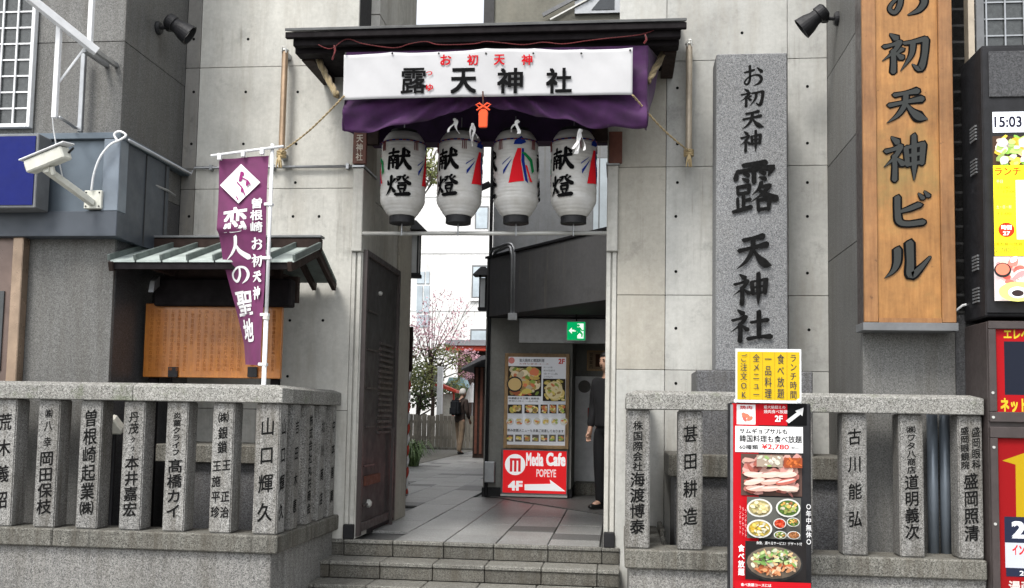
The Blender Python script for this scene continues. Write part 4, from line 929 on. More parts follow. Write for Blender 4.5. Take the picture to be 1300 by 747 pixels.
# ================================================================== BUILDING RIGHT
YR = -1.10
br = thing('granite_building', 'grey granite clad building on the right behind the wooden signboard', 'building', (4, 0, ZS))
MB().box(XR+.035, 9, YR+.035, 6, ZS, 9).build('core', 'joint', br)
zs = [ZS, P(1051, 333, 0).z, P(1051, 213, 0).z, P(1051, 100, 0).z, P(1051, -60, 0).z, 7.5]
for i in range(len(zs)-1):
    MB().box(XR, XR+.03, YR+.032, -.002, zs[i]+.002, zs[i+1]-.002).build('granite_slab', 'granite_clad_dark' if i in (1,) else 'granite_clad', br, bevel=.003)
    MB().box(XR, P(1213, 450, YR).x, YR, YR+.03, zs[i]+.002, zs[i+1]-.002).build('granite_slab', 'granite_clad', br, bevel=.003)
pd = P(1092, 250, YR-.04); MB().box(XR+.002, XR+.03, YR-.10, YR-.002, P(1090, 330, YR).z, P(1090, 165, YR).z).build('dark_fin', 'granite_clad_dark', br, bevel=.004)
xT = P(1213, 450, YR).x
# dark tiles right of the signboard
TW, TH = .235, P(1215, 240, YR).z-P(1215, 261.6, YR).z
tp = None; z = ZS+1.6
while z < 4.4:
    for k in range(2):
        if tp is None: tp = MB().box(xT+.01, xT+.01+TW-.008, YR+.035, YR+.06, z, z+TH-.008).build('wall_tile', 'granite_black', br, bevel=.004, at=(xT+.01, 0, z)); 
        else: clone(tp, br, (xT+.01+TW*k, 0, z))
    z += TH
MB().box(xT+.004, xT+1.5, YR+.062, YR+.07, ZS, 5).build('tile_backing', 'grey_metal', br)
MB().box(xT+.16, xT+.215, YR-.03, YR+.034, ZS, 5).build('metal_mullion', 'roof_metal', br, bevel=.004)
MB().box(xT+.002, xT+.3, YR-.0, YR+.033, ZS, P(1215, 400, YR).z).build('granite_slab', 'granite_black', br)
# grid window top right
X0, X1, Z0, Z1 = rect(1234, -50, 1390, 75, YR-.01)
wo = MB().box(X0-.04, X0, YR-.05, YR+.034, Z0-.1, Z1).build('window', 'tan_pipe', br)
MB().box(X0+.001, X1, YR-.0, YR+.034, Z0, Z1).build('pane', 'wired_glass', wo)
gm = MB(); x = X0+.09
while x < X1: gm.box(x-.005, x+.005, YR-.02, YR-.011, Z0, Z1); x += .123
z = Z0+.05
while z < Z1: gm.box(X0, X1, YR-.0105, YR-.0015, z-.005, z+.005); z += .118
o = gm.build('mesh_grille', 'grey_metal', wo); o['kind'] = 'stuff'
MB().tube([P(1213, 395, YR-.05), P(1222, 388, YR-.06), P(1232, 386, YR-.04)], .008, 6).build('cable_loop', 'white_paint', br)

# wooden signboard
YS = -1.28
X0, X1, Z0, Z1 = rect(1095, 0, 1210, 410, YS); Z1 = P(1150, -170, YS).z
sb = thing('wooden_signboard', 'tall amber wooden signboard with grey brushed letters at upper right', 'signboard', ((X0+X1)/2, YS, Z0))
MB().box(X0+.0, X1-.0, YS+.012, YR-.004, Z0, Z1).build('back_box', 'brown_frame', sb)
ft = .088
MB().box(X0+ft+.002, X1-ft-.002, YS+.0, YS+.011, Z0+.02, Z1).build('panel', 'cedar_board', sb)
MB().box(X0, X0+ft, YS-.022, YS+.011, Z0, Z1).build('frame_stile', 'cedar_frame', sb, bevel=.004)
MB().box(X1-ft, X1, YS-.022, YS+.011, Z0, Z1).build('frame_stile', 'cedar_frame', sb, bevel=.004)
MB().box(X0+ft+.003, X1-ft-.003, YS-.016, YS-.001, Z0, Z0+.03).build('bottom_rail', 'cedar_frame', sb)
MB().box(X0-.012, X1+.01, YS-.03, YR-.004, Z0-.055, Z0-.002).build('metal_sill', 'roof_metal', sb, bevel=.003)
pr = Print(YS, base=.002, step=.0002); p2 = Print(YS, base=.006, step=.00015)
for chx, cx, y0, y1, hw in (('お', 1151, -34, 23, 30), ('初', 1149, 41, 93, 31), ('天', 1150, 109, 158, 28), ('神', 1150, 172, 230, 30), ('ビ', 1152, 247, 290, 27), ('ル', 1151, 306, 355, 30)):
    X0_, X1_, Z0_, Z1_ = rect(cx-hw, y0, cx+hw, y1, YS)
    for q, c, f in ((pr, BLK, 1.8), (p2, (.045, .048, .047), 1.1)): q.cell(chx, X0_, X1_, Z0_, Z1_, c, brush=True, fat=f, slant=.04)
pr.done('letter_outline', sb); p2.done('raised_letter', sb)

# ================================================================== NOTICE BOARD WITH LITTLE ROOF
nb = thing('notice_board', 'amber wooden notice board under a little green copper roof, left', 'notice board', (-3.1, -.75, .02))
YN = -.62
X0, X1, Z0, Z1 = rect(183, 386, 357, 480, YN)
bd = MB().box(X0, X1, YN, YN+.04, Z0, Z1).build('board', 'amber_board', nb, bevel=.004)
pr = Print(YN, base=.001); rr = random.Random(9)
NT = '曽根崎天神縁起当社祭神少彦名大神菅原道真公難波八十島神住吉須牟地曽根神社元禄十六年四月七日お初徳兵衛此森情死近松門左衛門浄瑠璃心中上演以来参詣人多年毎御祭礼夏七月恋人聖地'
for k in range(19):
    x = 350-k*8.3; t_ = ''.join(NT[(k*7+j) % len(NT)] for j in range(15 if k not in (4, 12) else 6)); y0 = 394 if k not in (12,) else 398
    pr.vt(t_, x-5, y0, x-.6, 472 if k not in (4, 12) else 440, (.20, .06, .012))
pr.done('lettering', bd)
for x in (219, 320):
    a_, b, c, d = rect(x-6, 466, x+6, 479, YN-.02); MB().box(a_, b, YN-.02, YN-.002, c, d).build('clip', 'black_metal', nb, bevel=.002)
for x in (X0+.03, X1-.09): MB().box(x, x+.06, YN+.042, YN+.10, .02, Z1+.15).build('support_post', 'black_wood', nb)
# roof: ridge parallel to the wall; ridge Y -.8, eaves Y -1.36 (front) and -.28 (back)
RY, EY, BY = -.52, -1.13, -.07
ridge = P(290, 318, RY); xr0, xr1 = P(172, 310, RY).x, P(408, 310, RY).x
zr = P(290, 312, RY).z; eF = P(250, 331, EY); zf_ = eF.z; xe0, xe1 = xr0+.03, P(352, 330, EY).x
xe0 = P(140, 328, EY).x; xe1 = xr1-.0
sl_ = (zr-zf_)/((RY-EY))
n = 7; xs = [xe0+(xe1-xe0)*k/n for k in range(n+1)]
for k in range(n):
    m = MB(); a_, b = xs[k]+.012, xs[k+1]
    m.add([(a_, RY-.03, zr-.02), (b, RY-.03, zr-.02), (b, EY-.02, zf_), (a_, EY-.02, zf_), (a_, RY-.03, zr-.035), (b, RY-.03, zr-.035), (b, EY-.02, zf_-.015), (a_, EY-.02, zf_-.015)], [(0, 1, 2, 3), (7, 6, 5, 4), (0, 4, 5, 1), (1, 5, 6, 2), (2, 6, 7, 3), (3, 7, 4, 0)])
    m.build('roof_panel', 'patina', nb)
    m = MB(); m.beam((xs[k]+.002, RY-.03, zr-.0), (xs[k]+.002, EY-.03, zf_+.018), .022, .045); m.build('roof_seam', 'patina_seam', nb, bevel=.003)
m = MB(); m.beam((xs[-1], RY-.03, zr-.0), (xs[-1], EY-.03, zf_+.018), .022, .045); m.build('roof_seam', 'patina_seam', nb, bevel=.003)
m = MB(); m.beam((xe0, RY+.03, zr-.03), (xe0, BY, zf_), .02, .03); 
MB().add([(xe0, RY+.03, zr-.02), (xe1, RY+.03, zr-.02), (xe1, BY, zf_), (xe0, BY, zf_), (xe0, RY+.03, zr-.04), (xe1, RY+.03, zr-.04), (xe1, BY, zf_-.02), (xe0, BY, zf_-.02)], [(0, 1, 2, 3), (7, 6, 5, 4), (0, 4, 5, 1), (1, 5, 6, 2), (2, 6, 7, 3), (3, 7, 4, 0)]).build('rear_roof', 'patina_seam', nb)
MB().box(xr0, xr1, RY-.04, RY+.04, zr-.045, zr+.055).build('ridge_beam', 'dark_wood', nb, bevel=.008)
MB().box(xr0-.01, xr1+.012, RY-.05, RY+.05, zr+.057, zr+.075).build('ridge_cap', 'roof_metal', nb, bevel=.003)
# underside, fascia, bargeboards, rafters
MB().box(xe0, xe1-.02, EY-.01, EY+.01, zf_-.065, zf_-.018).build('front_fascia', 'black_wood', nb)
for sy, ye in ((1, EY-.03), (-1, BY+.04)):
    for xx in (xe0+.02, xe1-.03, xe1-.20):
        m = MB(); m.beam((xx, RY, zr-.055), (xx, ye, zf_-.05), .035, .07); m.build('bargeboard' if xx != xe1-.20 else 'rafter', 'dark_wood', nb, bevel=.004)
for k in range(9):
    xx = xe0+.12+k*.145
    if xx < xe1-.25:
        m = MB(); m.beam((xx, RY, zr-.06), (xx, EY+.02, zf_-.04), .03, .04); m.build('rafter', 'black_wood', nb)
X0b, X1b, Z0b, Z1b = rect(200, 352, 372, 385, YN)
MB().box(X0b, X1b, YN-.06, YN+.06, Z0b-.03, Z1b-.02).build('cross_beam', 'black_wood', nb, bevel=.01)
MB().box(X0b+.1, X1b-.1, YN-.02, YN+.05, Z1b-.018, zr-.06).build('transom_board', 'dark_wood', nb)
MB().box(X0b-.04, X1b+.0, YN+.1, YN+.16, Z0b+.02, Z1b+.02).build('rear_beam', 'dark_wood', nb)
for xx in (X0b+.12, X1b-.2): MB().box(xx, xx+.05, EY+.14, BY-.04, Z1b+.0, Z1b+.06).build('bracket_arm', 'dark_wood', nb, bevel=.004)
MB().prism([(EY+.32, Z0b+.06), (EY+.42, Z0b+.12), (EY+.42, Z0b+.20), (EY+.34, Z0b+.15)], 'x', X0b+.02, X0b+.06).build('metal_bracket', 'grey_metal', nb)

# ================================================================== PURPLE BANNER FLAG ON WHITE POLE
YG = -1.225
pt, pb = P(345, 183, YG), P(336, 487, YG); px_ = (pt.x+pb.x)/2
fl = thing('banner_flag', 'purple vertical banner flag with white lettering on a white pole', 'flag', (px_, YG, .02))
MB().tube([(px_, YG, .021), (px_, YG, P(336, 400, YG).z)], .0165, 12).build('pole', 'white_paint', fl, smooth=True)
MB().tube([(px_, YG, P(336, 399, YG).z), (px_, YG, pt.z)], .013, 12).build('upper_pole', 'white_paint', fl, smooth=True)
MB().lathe([(.0, -.01), (.024, -.01), (.024, .03), (0, .03)], (px_, YG, P(336, 404, YG).z), 12).build('pole_joint', 'cream_paint', fl)
c0, c1 = P(268, 198, YG-.02), P(360, 186, YG-.02)
MB().tube([c0, c1], .010, 10).build('crossbar', 'white_paint', fl, smooth=True)
zt_, zb_ = P(306, 198, YG).z, P(320, 464, YG).z
FWD = px_-.028-P(277, 230, YG).x
def pxw(v):                                       # visible width of the cloth along its height
    K = [(0, 1.0), (.35, 1.0), (.5, .95), (.65, .84), (.8, .72), (.9, .64), (1, .60)]
    for (a_, b), (c, d) in zip(K, K[1:]):
        if v <= c: return b+(d-b)*(v-a_)/(c-a_)
    return K[-1][1]
def flag(u, v, w_=0):                              # u 0..1 left to right, v 0..1 top to bottom
    W = pxw(v); ang = math.acos(max(-1, min(1, W))); r = 1-u
    x = px_-.028-FWD*r*cos(ang)+.0; y = YG+.012*sin(v*9+u*3)*1+FWD*r*sin(ang)*.9+.010*sin(u*7+v*2)
    z = zt_+(zb_-zt_)*v+(1-u)*(-.035*(1-v)+.03*v)*.6
    n_ = Vector((-sin(ang), -cos(ang), 0)); return (x+n_.x*w_, y+n_.y*w_, z)
MB().sheet(lambda u, v: flag(u, v), 16, 60).build('cloth', 'flag_cloth', fl, smooth=True)
pf = Print(fr=lambda u, v, w_: flag(u, 1-v, w_), base=.003, step=.0004)
def fcell(ch_, u0, u1, v0, v1, fat=1.25): 
    if ch_ in BR:
        for vs, fs in strokes(ch_, fat): pf.shape([(u0+(u1-u0)*a_, 1-v1+(v1-v0)*b) for a_, b in vs], fs, WHT)
    else:
        vs, fs, per = glyphs(ch_, .03); pf.shape([(u0+(u1-u0)*(a_+.5), 1-v1+(v1-v0)*(b+.12+.06*a_)) for a_, b in vs], fs, WHT, per)
for ch_, a_, b in zip('恋人の聖地', (.243, .378, .512, .635, .775), (.37, .50, .615, .765, .895)): fcell(ch_, .10 if ch_ != '地' else .16, .66, a_, b)
for ch_, a_ in zip('曽根崎', (.205, .262, .318)): fcell(ch_, .70, .94, a_, a_+.052)
for ch_, a_ in zip('お初天神', (.392, .470, .545, .625)): fcell(ch_, .70, .94, a_, a_+.062, 1.5)
# white diamond with a plain two-figure woodblock motif
cu_, cv_ = .46, .132
pf.shape([(cu_-.42, 1-cv_), (cu_, 1-cv_-.098), (cu_+.42, 1-cv_), (cu_, 1-cv_+.098)], [(0, 1, 2, 3)], WHT)
PK = (.25, .03, .15)
for a_, b, rx, ry in ((.47, .085, .07, .014), (.46, .105, .05, .018), (.30, .150, .09, .018), (.36, .175, .06, .012), (.24, .138, .05, .010), (.52, .165, .03, .012), (.62, .135, .03, .014)):
    pf.shape([(a_+rx*cos(2*pi*k/10), 1-b+ry*sin(2*pi*k/10)) for k in range(10)], [tuple(range(10))], PK)
for q in (((.40, .12), (.52, .15), (.60, .19)), ((.50, .10), (.64, .12), (.70, .14)), ((.30, .16), (.40, .19), (.46, .21))):
    pf.shape([(a_, 1-b) for a_, b in q]+[(a_-.02, 1-b-.004) for a_, b in reversed(q)], [(0, 1, 4, 5), (1, 2, 3, 4)], PK)
pf.build('lettering', 'ink', fl)
for v in (.0, .02): pass
for k, x in enumerate((279, 309, 333)): 
    p = P(x, 197.5-(x-279)*.13, YG-.02); MB().box(p.x-.014, p.x+.014, p.y-.014, p.y+.014, p.z-.035, p.z+.014).build('cloth_loop', 'white_paint', fl, bevel=.003)
for y in (260, 328, 400, 463):
    z = P(339, y, YG).z; MB().box(px_-.042, px_+.02, YG-.02, YG+.02, z-.011, z+.011).build('pole_clip', 'white_paint', fl, bevel=.003)

# ================================================================== RESTAURANT SIGN STAND (on the pavement in front of the right fence)
YT = -2.10
X0, X1, Z0, Z1 = rect(926, 512, 1030, 747, YT)
ss = thing('menu_sign', 'tall black framed restaurant menu sign with food pictures before the fence', 'sign', ((X0+X1)/2, YT+.1, ZS))
MB().box(X0, X1, YT, YT+.12, ZS+.05, Z1).build('case', 'black_metal', ss, bevel=.008)
MB().box(X0-.02, X1+.02, YT-.06, YT+.2, ZS+.002, ZS+.048).build('foot_plate', 'black_metal', ss, bevel=.006)
MB().box(X0+.005, X0+.02, YT-.0035, YT-.0005, Z0-.2, Z1-.012).build('edge_strip', 'grey_metal', ss)
pr = Print(YT, base=.0015, step=.00025)
S = lambda x, y: (920+x/3.025, 500+y/3.0243)      # local: zoomed crop coordinates -> photo pixels
def R(x0, y0, x1, y1, c): a_, b = S(x0, y0), S(x1, y1); pr.r(*a_, *b, c)
def HT(t, x0, y0, x1, y1, c, **k): a_, b = S(x0, y0), S(x1, y1); pr.ht(t, *a_, *b, c, **k)
R(28, 38, 130, 747, RED); R(130, 38, 240, 122, RED); R(240, 38, 315, 122, BLK)
R(46, 42, 118, 118, WHT)
HT('焼肉', 58, 46, 106, 60, RED, bold=.03)
rr = random.Random(2)
for k in range(7): a_, b = S(rr.uniform(62, 100), rr.uniform(78, 100)); pr.disc(a_, b, rr.uniform(2, 5), rr.uniform(1.2, 2.5), (.6, .12+.1*rr.random(), .12), rot=rr.uniform(-1, 1), n=10)
HT('最大級超えの', 150, 46, 232, 58, WHT); HT('焼肉食べ放題', 150, 62, 240, 76, WHT)
HT('2F', 192, 84, 222, 108, WHT, bold=.04)
a_ = [S(234, 104), S(276, 72), S(270, 66), S(302, 54), S(298, 86), S(290, 80), S(246, 114)]; pr.poly(a_, (.6, .6, .6))
R(40, 126, 300, 226, WHT)
HT('サムギョプサルも', 56, 134, 240, 154, BLK, bold=.035); HT('韓国料理も食べ放題', 56, 160, 296, 188, BLK, bold=.022)
HT('60種類', 56, 196, 128, 214, BLK, bold=.015); HT('¥2,780', 142, 194, 246, 216, (.6, .02, .02), bold=.02); HT('(税込)', 252, 204, 286, 214, BLK)
MEAT = [(.52, .20, .17), (.62, .32, .28), (.45, .13, .10), (.70, .50, .42), (.60, .36, .30)]
VEG = [(.14, .26, .06), (.38, .42, .12), (.62, .58, .42), (.66, .38, .10), (.30, .12, .05)]
def FOOD(x0, y0, x1, y1, pal, n, sd, **k): a_, b = S(x0, y0), S(x1, y1); pr.food(*a_, *b, pal, n, sd, **k)
FOOD(62, 232, 296, 392, MEAT, 90, 3, bgc=(.10, .06, .05), size=(.06, .15))
FOOD(120, 236, 220, 280, [(.6, .62, .5), (.55, .5, .42), (.3, .42, .16)], 14, 4, bgc=(.35, .28, .22), size=(.1, .25)); FOOD(224, 246, 294, 284, [(.55, .14, .04), (.40, .10, .03)], 14, 6, bgc=(.3, .07, .03), size=(.12, .3))
for k in range(9):                                # long strips of meat
    x, y = 92+k % 3*62+rr.uniform(-8, 8), 310+k//3*26; a_, b = S(x+20, y); pr.disc(a_, b, 13, 3.6, rr.choice(MEAT), n=12, rot=rr.uniform(-.15, .3)); pr.disc(a_, b-1, 11, 1.2, (.72, .55, .50), n=10, rot=rr.uniform(-.15, .3))
R(82, 396, 288, 554, (.10, .10, .09))
for (x, y, rx, ry, pal, sd) in ((130, 436, 44, 32, [(.62, .52, .25), (.68, .60, .38), (.5, .45, .2)], 11), (238, 436, 42, 32, VEG, 12), (128, 514, 44, 32, [(.66, .50, .12), (.72, .68, .5), (.7, .45, .05)], 13),
                                (204, 494, 22, 18, [(.6, .05, .02), (.65, .1, .05)], 14), (254, 488, 22, 16, VEG, 15), (204, 536, 22, 14, VEG, 16), (254, 536, 22, 14, [(.45, .2, .08), (.3, .12, .05)], 17)):
    a_, b = S(x, y); rx /= 3.02; ry /= 3.02; pr.disc(a_, b, rx*1.05, ry*1.05, (.60, .60, .57)); pr.disc(a_, b, rx*.9, ry*.88, tuple(c*.5 for c in pal[0]))
    r1 = random.Random(sd)
    for k in range(34):
        t_, q_ = r1.uniform(0, 2*pi), r1.random()**.5*.74; k_ = r1.uniform(.6, 1.25); pr.disc(a_+rx*q_*cos(t_), b+ry*q_*sin(t_), r1.uniform(.12, .28)*rx, r1.uniform(.10, .22)*ry, tuple(min(.9, c*k_) for c in r1.choice(pal)), n=7, rot=r1.uniform(-1, 1))
R(70, 560, 300, 706, (.02, .018, .018)); HT('食後、選べるサービス！デザート付', 112, 560, 284, 572, WHT)
a_, b = S(178, 642); pr.disc(a_, b, 34, 21, (.03, .03, .03)); pr.disc(a_, b-1, 32, 19, (.16, .13, .10))
r1 = random.Random(21)
for k in range(150):
    t_, q_ = r1.uniform(0, 2*pi), r1.random()**.5; xx, yy = cos(t_)*q_*28, -sin(t_)*q_*15-2
    pal = [(.46, .13, .05), (.58, .26, .12), (.62, .40, .25)] if yy > 1 else [(.20, .36, .10), (.60, .60, .45), (.40, .50, .22), (.62, .42, .22)]
    k_ = r1.uniform(.7, 1.25); pr.disc(a_+xx, b+yy, r1.uniform(2, 5), r1.uniform(1, 2.4), tuple(min(.85, c*k_) for c in r1.choice(pal)), n=7, rot=r1.uniform(-1.2, 1.2))
X_, Y_ = S(40, 566); pr.vt('食べ放題', X_, Y_, X_+8, Y_+39, WHT, bold=.03)
for k in range(3): X_, Y_ = S(44+k*10, 420+k*6); pr.vt('ランチセット', X_, Y_, X_+2.6, Y_+36, (.75, .45, .45))
R(28, 706, 312, 747, RED); HT('食べ放題コースには', 50, 712, 164, 724, WHT, bold=.02); HT('飲み放題', 50, 732, 130, 746, WHT, bold=.02)
X_, Y_ = S(296, 430); pr.vt('○年中無休○', X_-1, Y_-6, X_+6, Y_+46, (.65, .65, .65), bold=.02)
pr.done('printed_poster', ss, 'ink_gloss')
# yellow card clipped on top
ys = thing('yellow_card', 'yellow card in clear sleeve fixed above the restaurant menu sign', 'sign', (P(975, 500, YT).x, YT, P(975, 505, YT).z))
X0, X1, Z0, Z1 = rect(935, 444, 1016, 511, YT-.03)
MB().box(X0-.006, X1+.006, YT-.03, YT-.022, Z0-.004, Z1+.004).build('sleeve', 'frosted_glass', ys)
pr = Print(YT-.03, base=.001); pr.r(936, 447, 1015, 508, (.60, .40, .015))
for x in (952, 968, 983.5, 999): pr.r(x-.35, 447, x+.35, 508, (.45, .28, .02))
for t_, x in (('ランチ時間', 1007), ('食べ放題', 991), ('一品料理', 975), ('全メニュー', 960), ('ご注文OK', 944)): pr.vt(t_, x-4.6, 449, x+4.6, 507, (.03, .035, .06), bold=.008)
pr.done('print', ys, 'ink_gloss')
q = MB()
for x in (934, 1014): p = P(x, 509, YT-.035); q.lathe([(0, -.006), (.012, -.006), (.012, .004), (0, .004)], p, 10, axis='y')
q.build('sleeve_clip', 'white_paint', ys)

# ================================================================== DIGITAL SIGNAGE AND CABINET AT THE RIGHT EDGE
XK = 2.30; YK = -1.525
zk = lambda y: P(1262, y, YK).z
dg = thing('digital_display', 'black outdoor display screen showing the time and lunch menu', 'display', (2.7, YK+.3, zk(405)))
MB().box(XK+.0, XK+.53, YK+.02, YR-.01, zk(402), zk(56)).build('casing', 'black_metal', dg, bevel=.01)
MB().box(XK, XK+.53, YK-.0, YK+.018, zk(398), zk(60)).build('front_bezel', 'black_metal', dg, bevel=.006)
MB().box(XK+.035, XK+.50, YK-.012, YK-.002, zk(124), zk(66)).build('speaker_panel', 'granite_black', dg, bevel=.004)
for y in (162, 205, 330, 372):
    for k in range(5):
        z = zk(y+k*4.2-8); MB().box(XK-.012, XK-.001, YK+.12, YK+.22, z, z+.012).build('louvre', 'roof_metal', dg)
pr = Print(YK, base=.002, step=.0003)
pr.r(1259, 141, 1350, 383, (.02, .02, .02)); pr.r(1260, 142, 1350, 168, (.72, .74, .80)); pr.ht('15:03', 1262, 148, 1297, 162, (.01, .01, .02), bold=.03); pr.ht('火 04月05日', 1261, 143, 1284, 146, (.05, .05, .1))
pr.food(1260, 173, 1325, 211, [(.45, .40, .38), (.62, .42, .05), (.18, .35, .06), (.30, .42, .12), (.6, .5, .42)], 70, 31, bgc=(.05, .03, .02), size=(.08, .22))
pr.r(1260, 211, 1350, 326, (.85, .72, .02)); pr.ht('ランチ', 1261, 214, 1294, 224, (.62, .05, .01), bold=.03)
for (x0, y0, x1, y1, t_, c) in ((1263, 230, 1271, 234, '平日', (.1, .2, .4)), (1265, 238, 1280, 241, '11:00', BLK), (1272, 243, 1288, 246, '17:00', BLK), (1262, 249, 1288, 252, 'ランチタイム', (.3, .25, .02)), (1263, 262, 1282, 266, '土・日・祝', (.1, .2, .4)), (1265, 271, 1282, 274, '11:00', BLK), (1264, 279, 1290, 282, 'ランチタイム', (.3, .25, .02)), (1261, 309, 1296, 313, '焼肉食べ放題', BLK), (1261, 315, 1290, 322, '2,780円', (.10, .10, .02))): pr.ht(t_, x0, y0, x1, y1, c)
pr.r(1288, 230, 1350, 305, (.75, .75, .72)); pr.disc(1275.5, 293, 9.5, 9, (.65, .03, .01)); pr.ht('時間', 1269, 287, 1282, 293, WHT, bold=.03); pr.ht('27', 1271, 295, 1280, 300, WHT, bold=.03)
pr.food(1260, 327, 1350, 383, [(.55, .10, .08), (.68, .30, .30), (.62, .55, .45), (.75, .72, .70), (.65, .15, .12)], 110, 33, bgc=(.5, .45, .45), size=(.06, .16))
pr.disc(1287, 372, 22, 12, (.60, .58, .15)); pr.disc(1287, 373, 11, 7, (.75, .75, .72)); pr.disc(1287, 374, 7, 4, (.03, .02, .02)); pr.disc(1268, 345, 10, 9, (.02, .02, .02)); pr.disc(1268, 344, 8, 7, (.60, .16, .10))
pr.done('screen_picture', dg, 'ink_screen')
kb = thing('sign_cabinet', 'brown framed cabinet with red posters below the display, right edge', 'sign', (2.8, YK+.3, ZS))
MB().box(XK-.0, XK+.53, YK+.012, YR-.01, ZS, zk(408)).build('cabinet_body', 'brown_frame', kb, bevel=.006)
for (ya, yb) in ((408, 418), (523, 536), (542, 556), (790, 800)):
    MB().box(XK+.0, XK+.53, YK-.02, YK+.011, zk(yb), zk(ya)).build('frame_rail', 'brown_frame', kb, bevel=.004)
for (ya, yb) in ((418.2, 522.8), (556.2, 789.8)):
    MB().box(XK+.0, XK+.045, YK-.02, YK+.011, zk(yb), zk(ya)).build('frame_stile', 'brown_frame', kb, bevel=.004)
pr = Print(YK+.008, base=.001)
pr.r(1262, 418, 1350, 525, (.36, .008, .012)); pr.r(1275, 434, 1350, 502, (.015, .018, .03))
pr.ht('エレベーター', 1274, 418, 1340, 431, (.6, .48, .03), bold=.04); pr.ht('ネットカフェ', 1270, 506, 1340, 524, (.6, .46, .03), bold=.05)
pr.r(1266, 553, 1350, 790, (.26, .008, .01)); pr.poly([(1272, 585), (1310, 572), (1312, 660), (1290, 660), (1289, 590)], (.42, .28, .01))
pr.r(1275, 657, 1350, 690, (.02, .025, .05)); pr.ht('2F', 1284, 662, 1318, 684, (.68, .70, .75), bold=.05); pr.r(1276, 690, 1350, 722, (.5, .52, .58)); pr.ht('インターネット', 1285, 692, 1340, 706, (.55, .02, .02), bold=.04)
pr.r(1277, 722, 1350, 733, (.02, .025, .05)); pr.ht('24時間', 1294, 724, 1330, 732, WHT, bold=.02); pr.ht('漫画', 1280, 738, 1310, 752, (.62, .55, .52), bold=.03)
pr.done('printed_poster', kb, 'ink_gloss')
q = MB()
for y in (499, 530, 568, 665): p = Vector((XK+.018, YK-.022, zk(y))); q.lathe([(0, -.004), (.009, -.004), (.009, .002), (0, .002)], p, 10, axis='y')
o = q.build('screw', 'bright_steel', kb)
# steel downpipes seen between the last posts of the right fence
dpp = thing('steel_downpipes', 'pair of vertical bluish steel pipes behind the right stone fence', 'pipe', (P(1190, 600, YR-.1).x, YR-.1, .02))
for x in (1184, 1200): c = P(x, 600, YR-.08); MB().tube([(c.x, YR-.08, .021), (c.x, YR-.08, 1.16)], .034, 16).build('pipe', 'steel_blue_light', dpp, smooth=True)

# ================================================================== SIDE ENTRANCE BUILDING (right side of the alley)
eb = thing('entrance_building', 'dark grey building with side entrance at the right of the alley', 'building', (0, 4, 0))
A = P(617, 402, 4.45); zo0, zo1 = 2.28, 3.04
xa = A.x; xp = P(726, 520, 4.45).x
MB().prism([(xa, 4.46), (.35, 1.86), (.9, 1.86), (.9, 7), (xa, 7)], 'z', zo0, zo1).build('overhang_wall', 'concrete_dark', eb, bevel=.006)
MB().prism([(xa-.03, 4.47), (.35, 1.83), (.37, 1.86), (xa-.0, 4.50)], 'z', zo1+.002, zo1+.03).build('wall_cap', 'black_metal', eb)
MB().box(xa, xp, 4.47, 7, .12, zo0-.003).build('pillar', 'concrete_mid', eb, bevel=.006)
MB().box(xa-.012, xp+.01, 4.455, 7, .0, .118).build('black_base', 'black_metal', eb)
MB().box(.31, .62, .41, 2.4, 0, 9).build('side_wall', 'concrete', eb)
YU = 4.75
MB().box(P(627, 250, YU).x, 3, YU, 12, zo1+.05, 5.05).build('upper_wall', 'plaster_grey', eb)
MB().box(P(615, 5, YU-.1).x, 3, YU-.1, 12, 5.055, 12).build('top_wall', 'plaster_olive', eb)
MB().box(P(615, 5, YU-.1).x-.001, P(629, 5, YU).x, YU-.14, YU-.102, 5.056, 12).build('corner_strip', 'concrete_dark', eb)
X0, X1, Z0, Z1 = rect(730, -40, 794, 17, YU-.14)
wo = MB().box(X0, X1, YU-.15, YU-.102, Z0, Z1).build('window', 'grey_metal', eb)
MB().prism([(X0+.22, Z0+.04), (X1-.14, Z0+.04), (X1-.14, Z0+.42)], 'y', YU-.16, YU-.152).build('pane', 'dark_glass', wo)
MB().beam((X0-.42, YU-.17, Z0-.02), (X1-.1, YU-.17, Z0+.5), .03, .05).build('stair_rail', 'roof_metal', eb)
MB().beam((X0-.32, YU-.17, Z0-.08), (X1+.0, YU-.17, Z0+.44), .02, .02).build('stair_rail', 'bright_steel', eb)
X0, X1, Z0, Z1 = rect(752, 200, 790, 297, YU-.01)
wo = MB().box(X0, X1, YU-.03, YU-.002, Z0, Z1).build('window', 'roof_metal', eb)
for a_, b in ((.03, .14), (.17, .6)): MB().box(X0+a_*(X1-X0)*1.5, X0+b*(X1-X0)*1.5, YU-.036, YU-.031, Z0+.03, Z1-.02).build('pane', 'pale_glass', wo)
# recessed entrance
YD = 5.35
MB().box(xp, 1.6, YD+.04, YD+.2, .0, zo0-.004).build('back_wall', 'concrete_mid', eb)
X0, X1, Z0, Z1 = rect(724, 478, 766, 612, YD)
dr = MB().box(X0, X1+.25, YD, YD+.039, Z0, Z1).build('door', 'white_paint', eb, bevel=.006)
MB().lathe([(0, -.006), (.085, -.006), (.085, -.0005), (0, -.0005)], (P(742, 491, YD).x, YD, P(742, 491, YD).z), 20, axis='y').build('round_notice', 'concrete_rough', dr)
MB().box(xp+.02, 1.5, YD-.35, YD+.03, .013, .17).build('door_step', 'granite_ledge', eb, bevel=.006)
X0, X1, Z0, Z1 = rect(659, 405, 800, 436, 4.40)
MB().box(X0, X1, 4.40, 4.44, Z0, Z1).build('soffit_panel', 'white_paint', eb, bevel=.004)
m = MB(); m.tube([P(658, 402, 4.3), P(700, 400, 4.1), P(790, 400, 4.1)], .012, 6); m.build('ceiling_conduit', 'black_metal', eb)
X0, X1, Z0, Z1 = rect(745, 445, 768, 471, YD-.0)
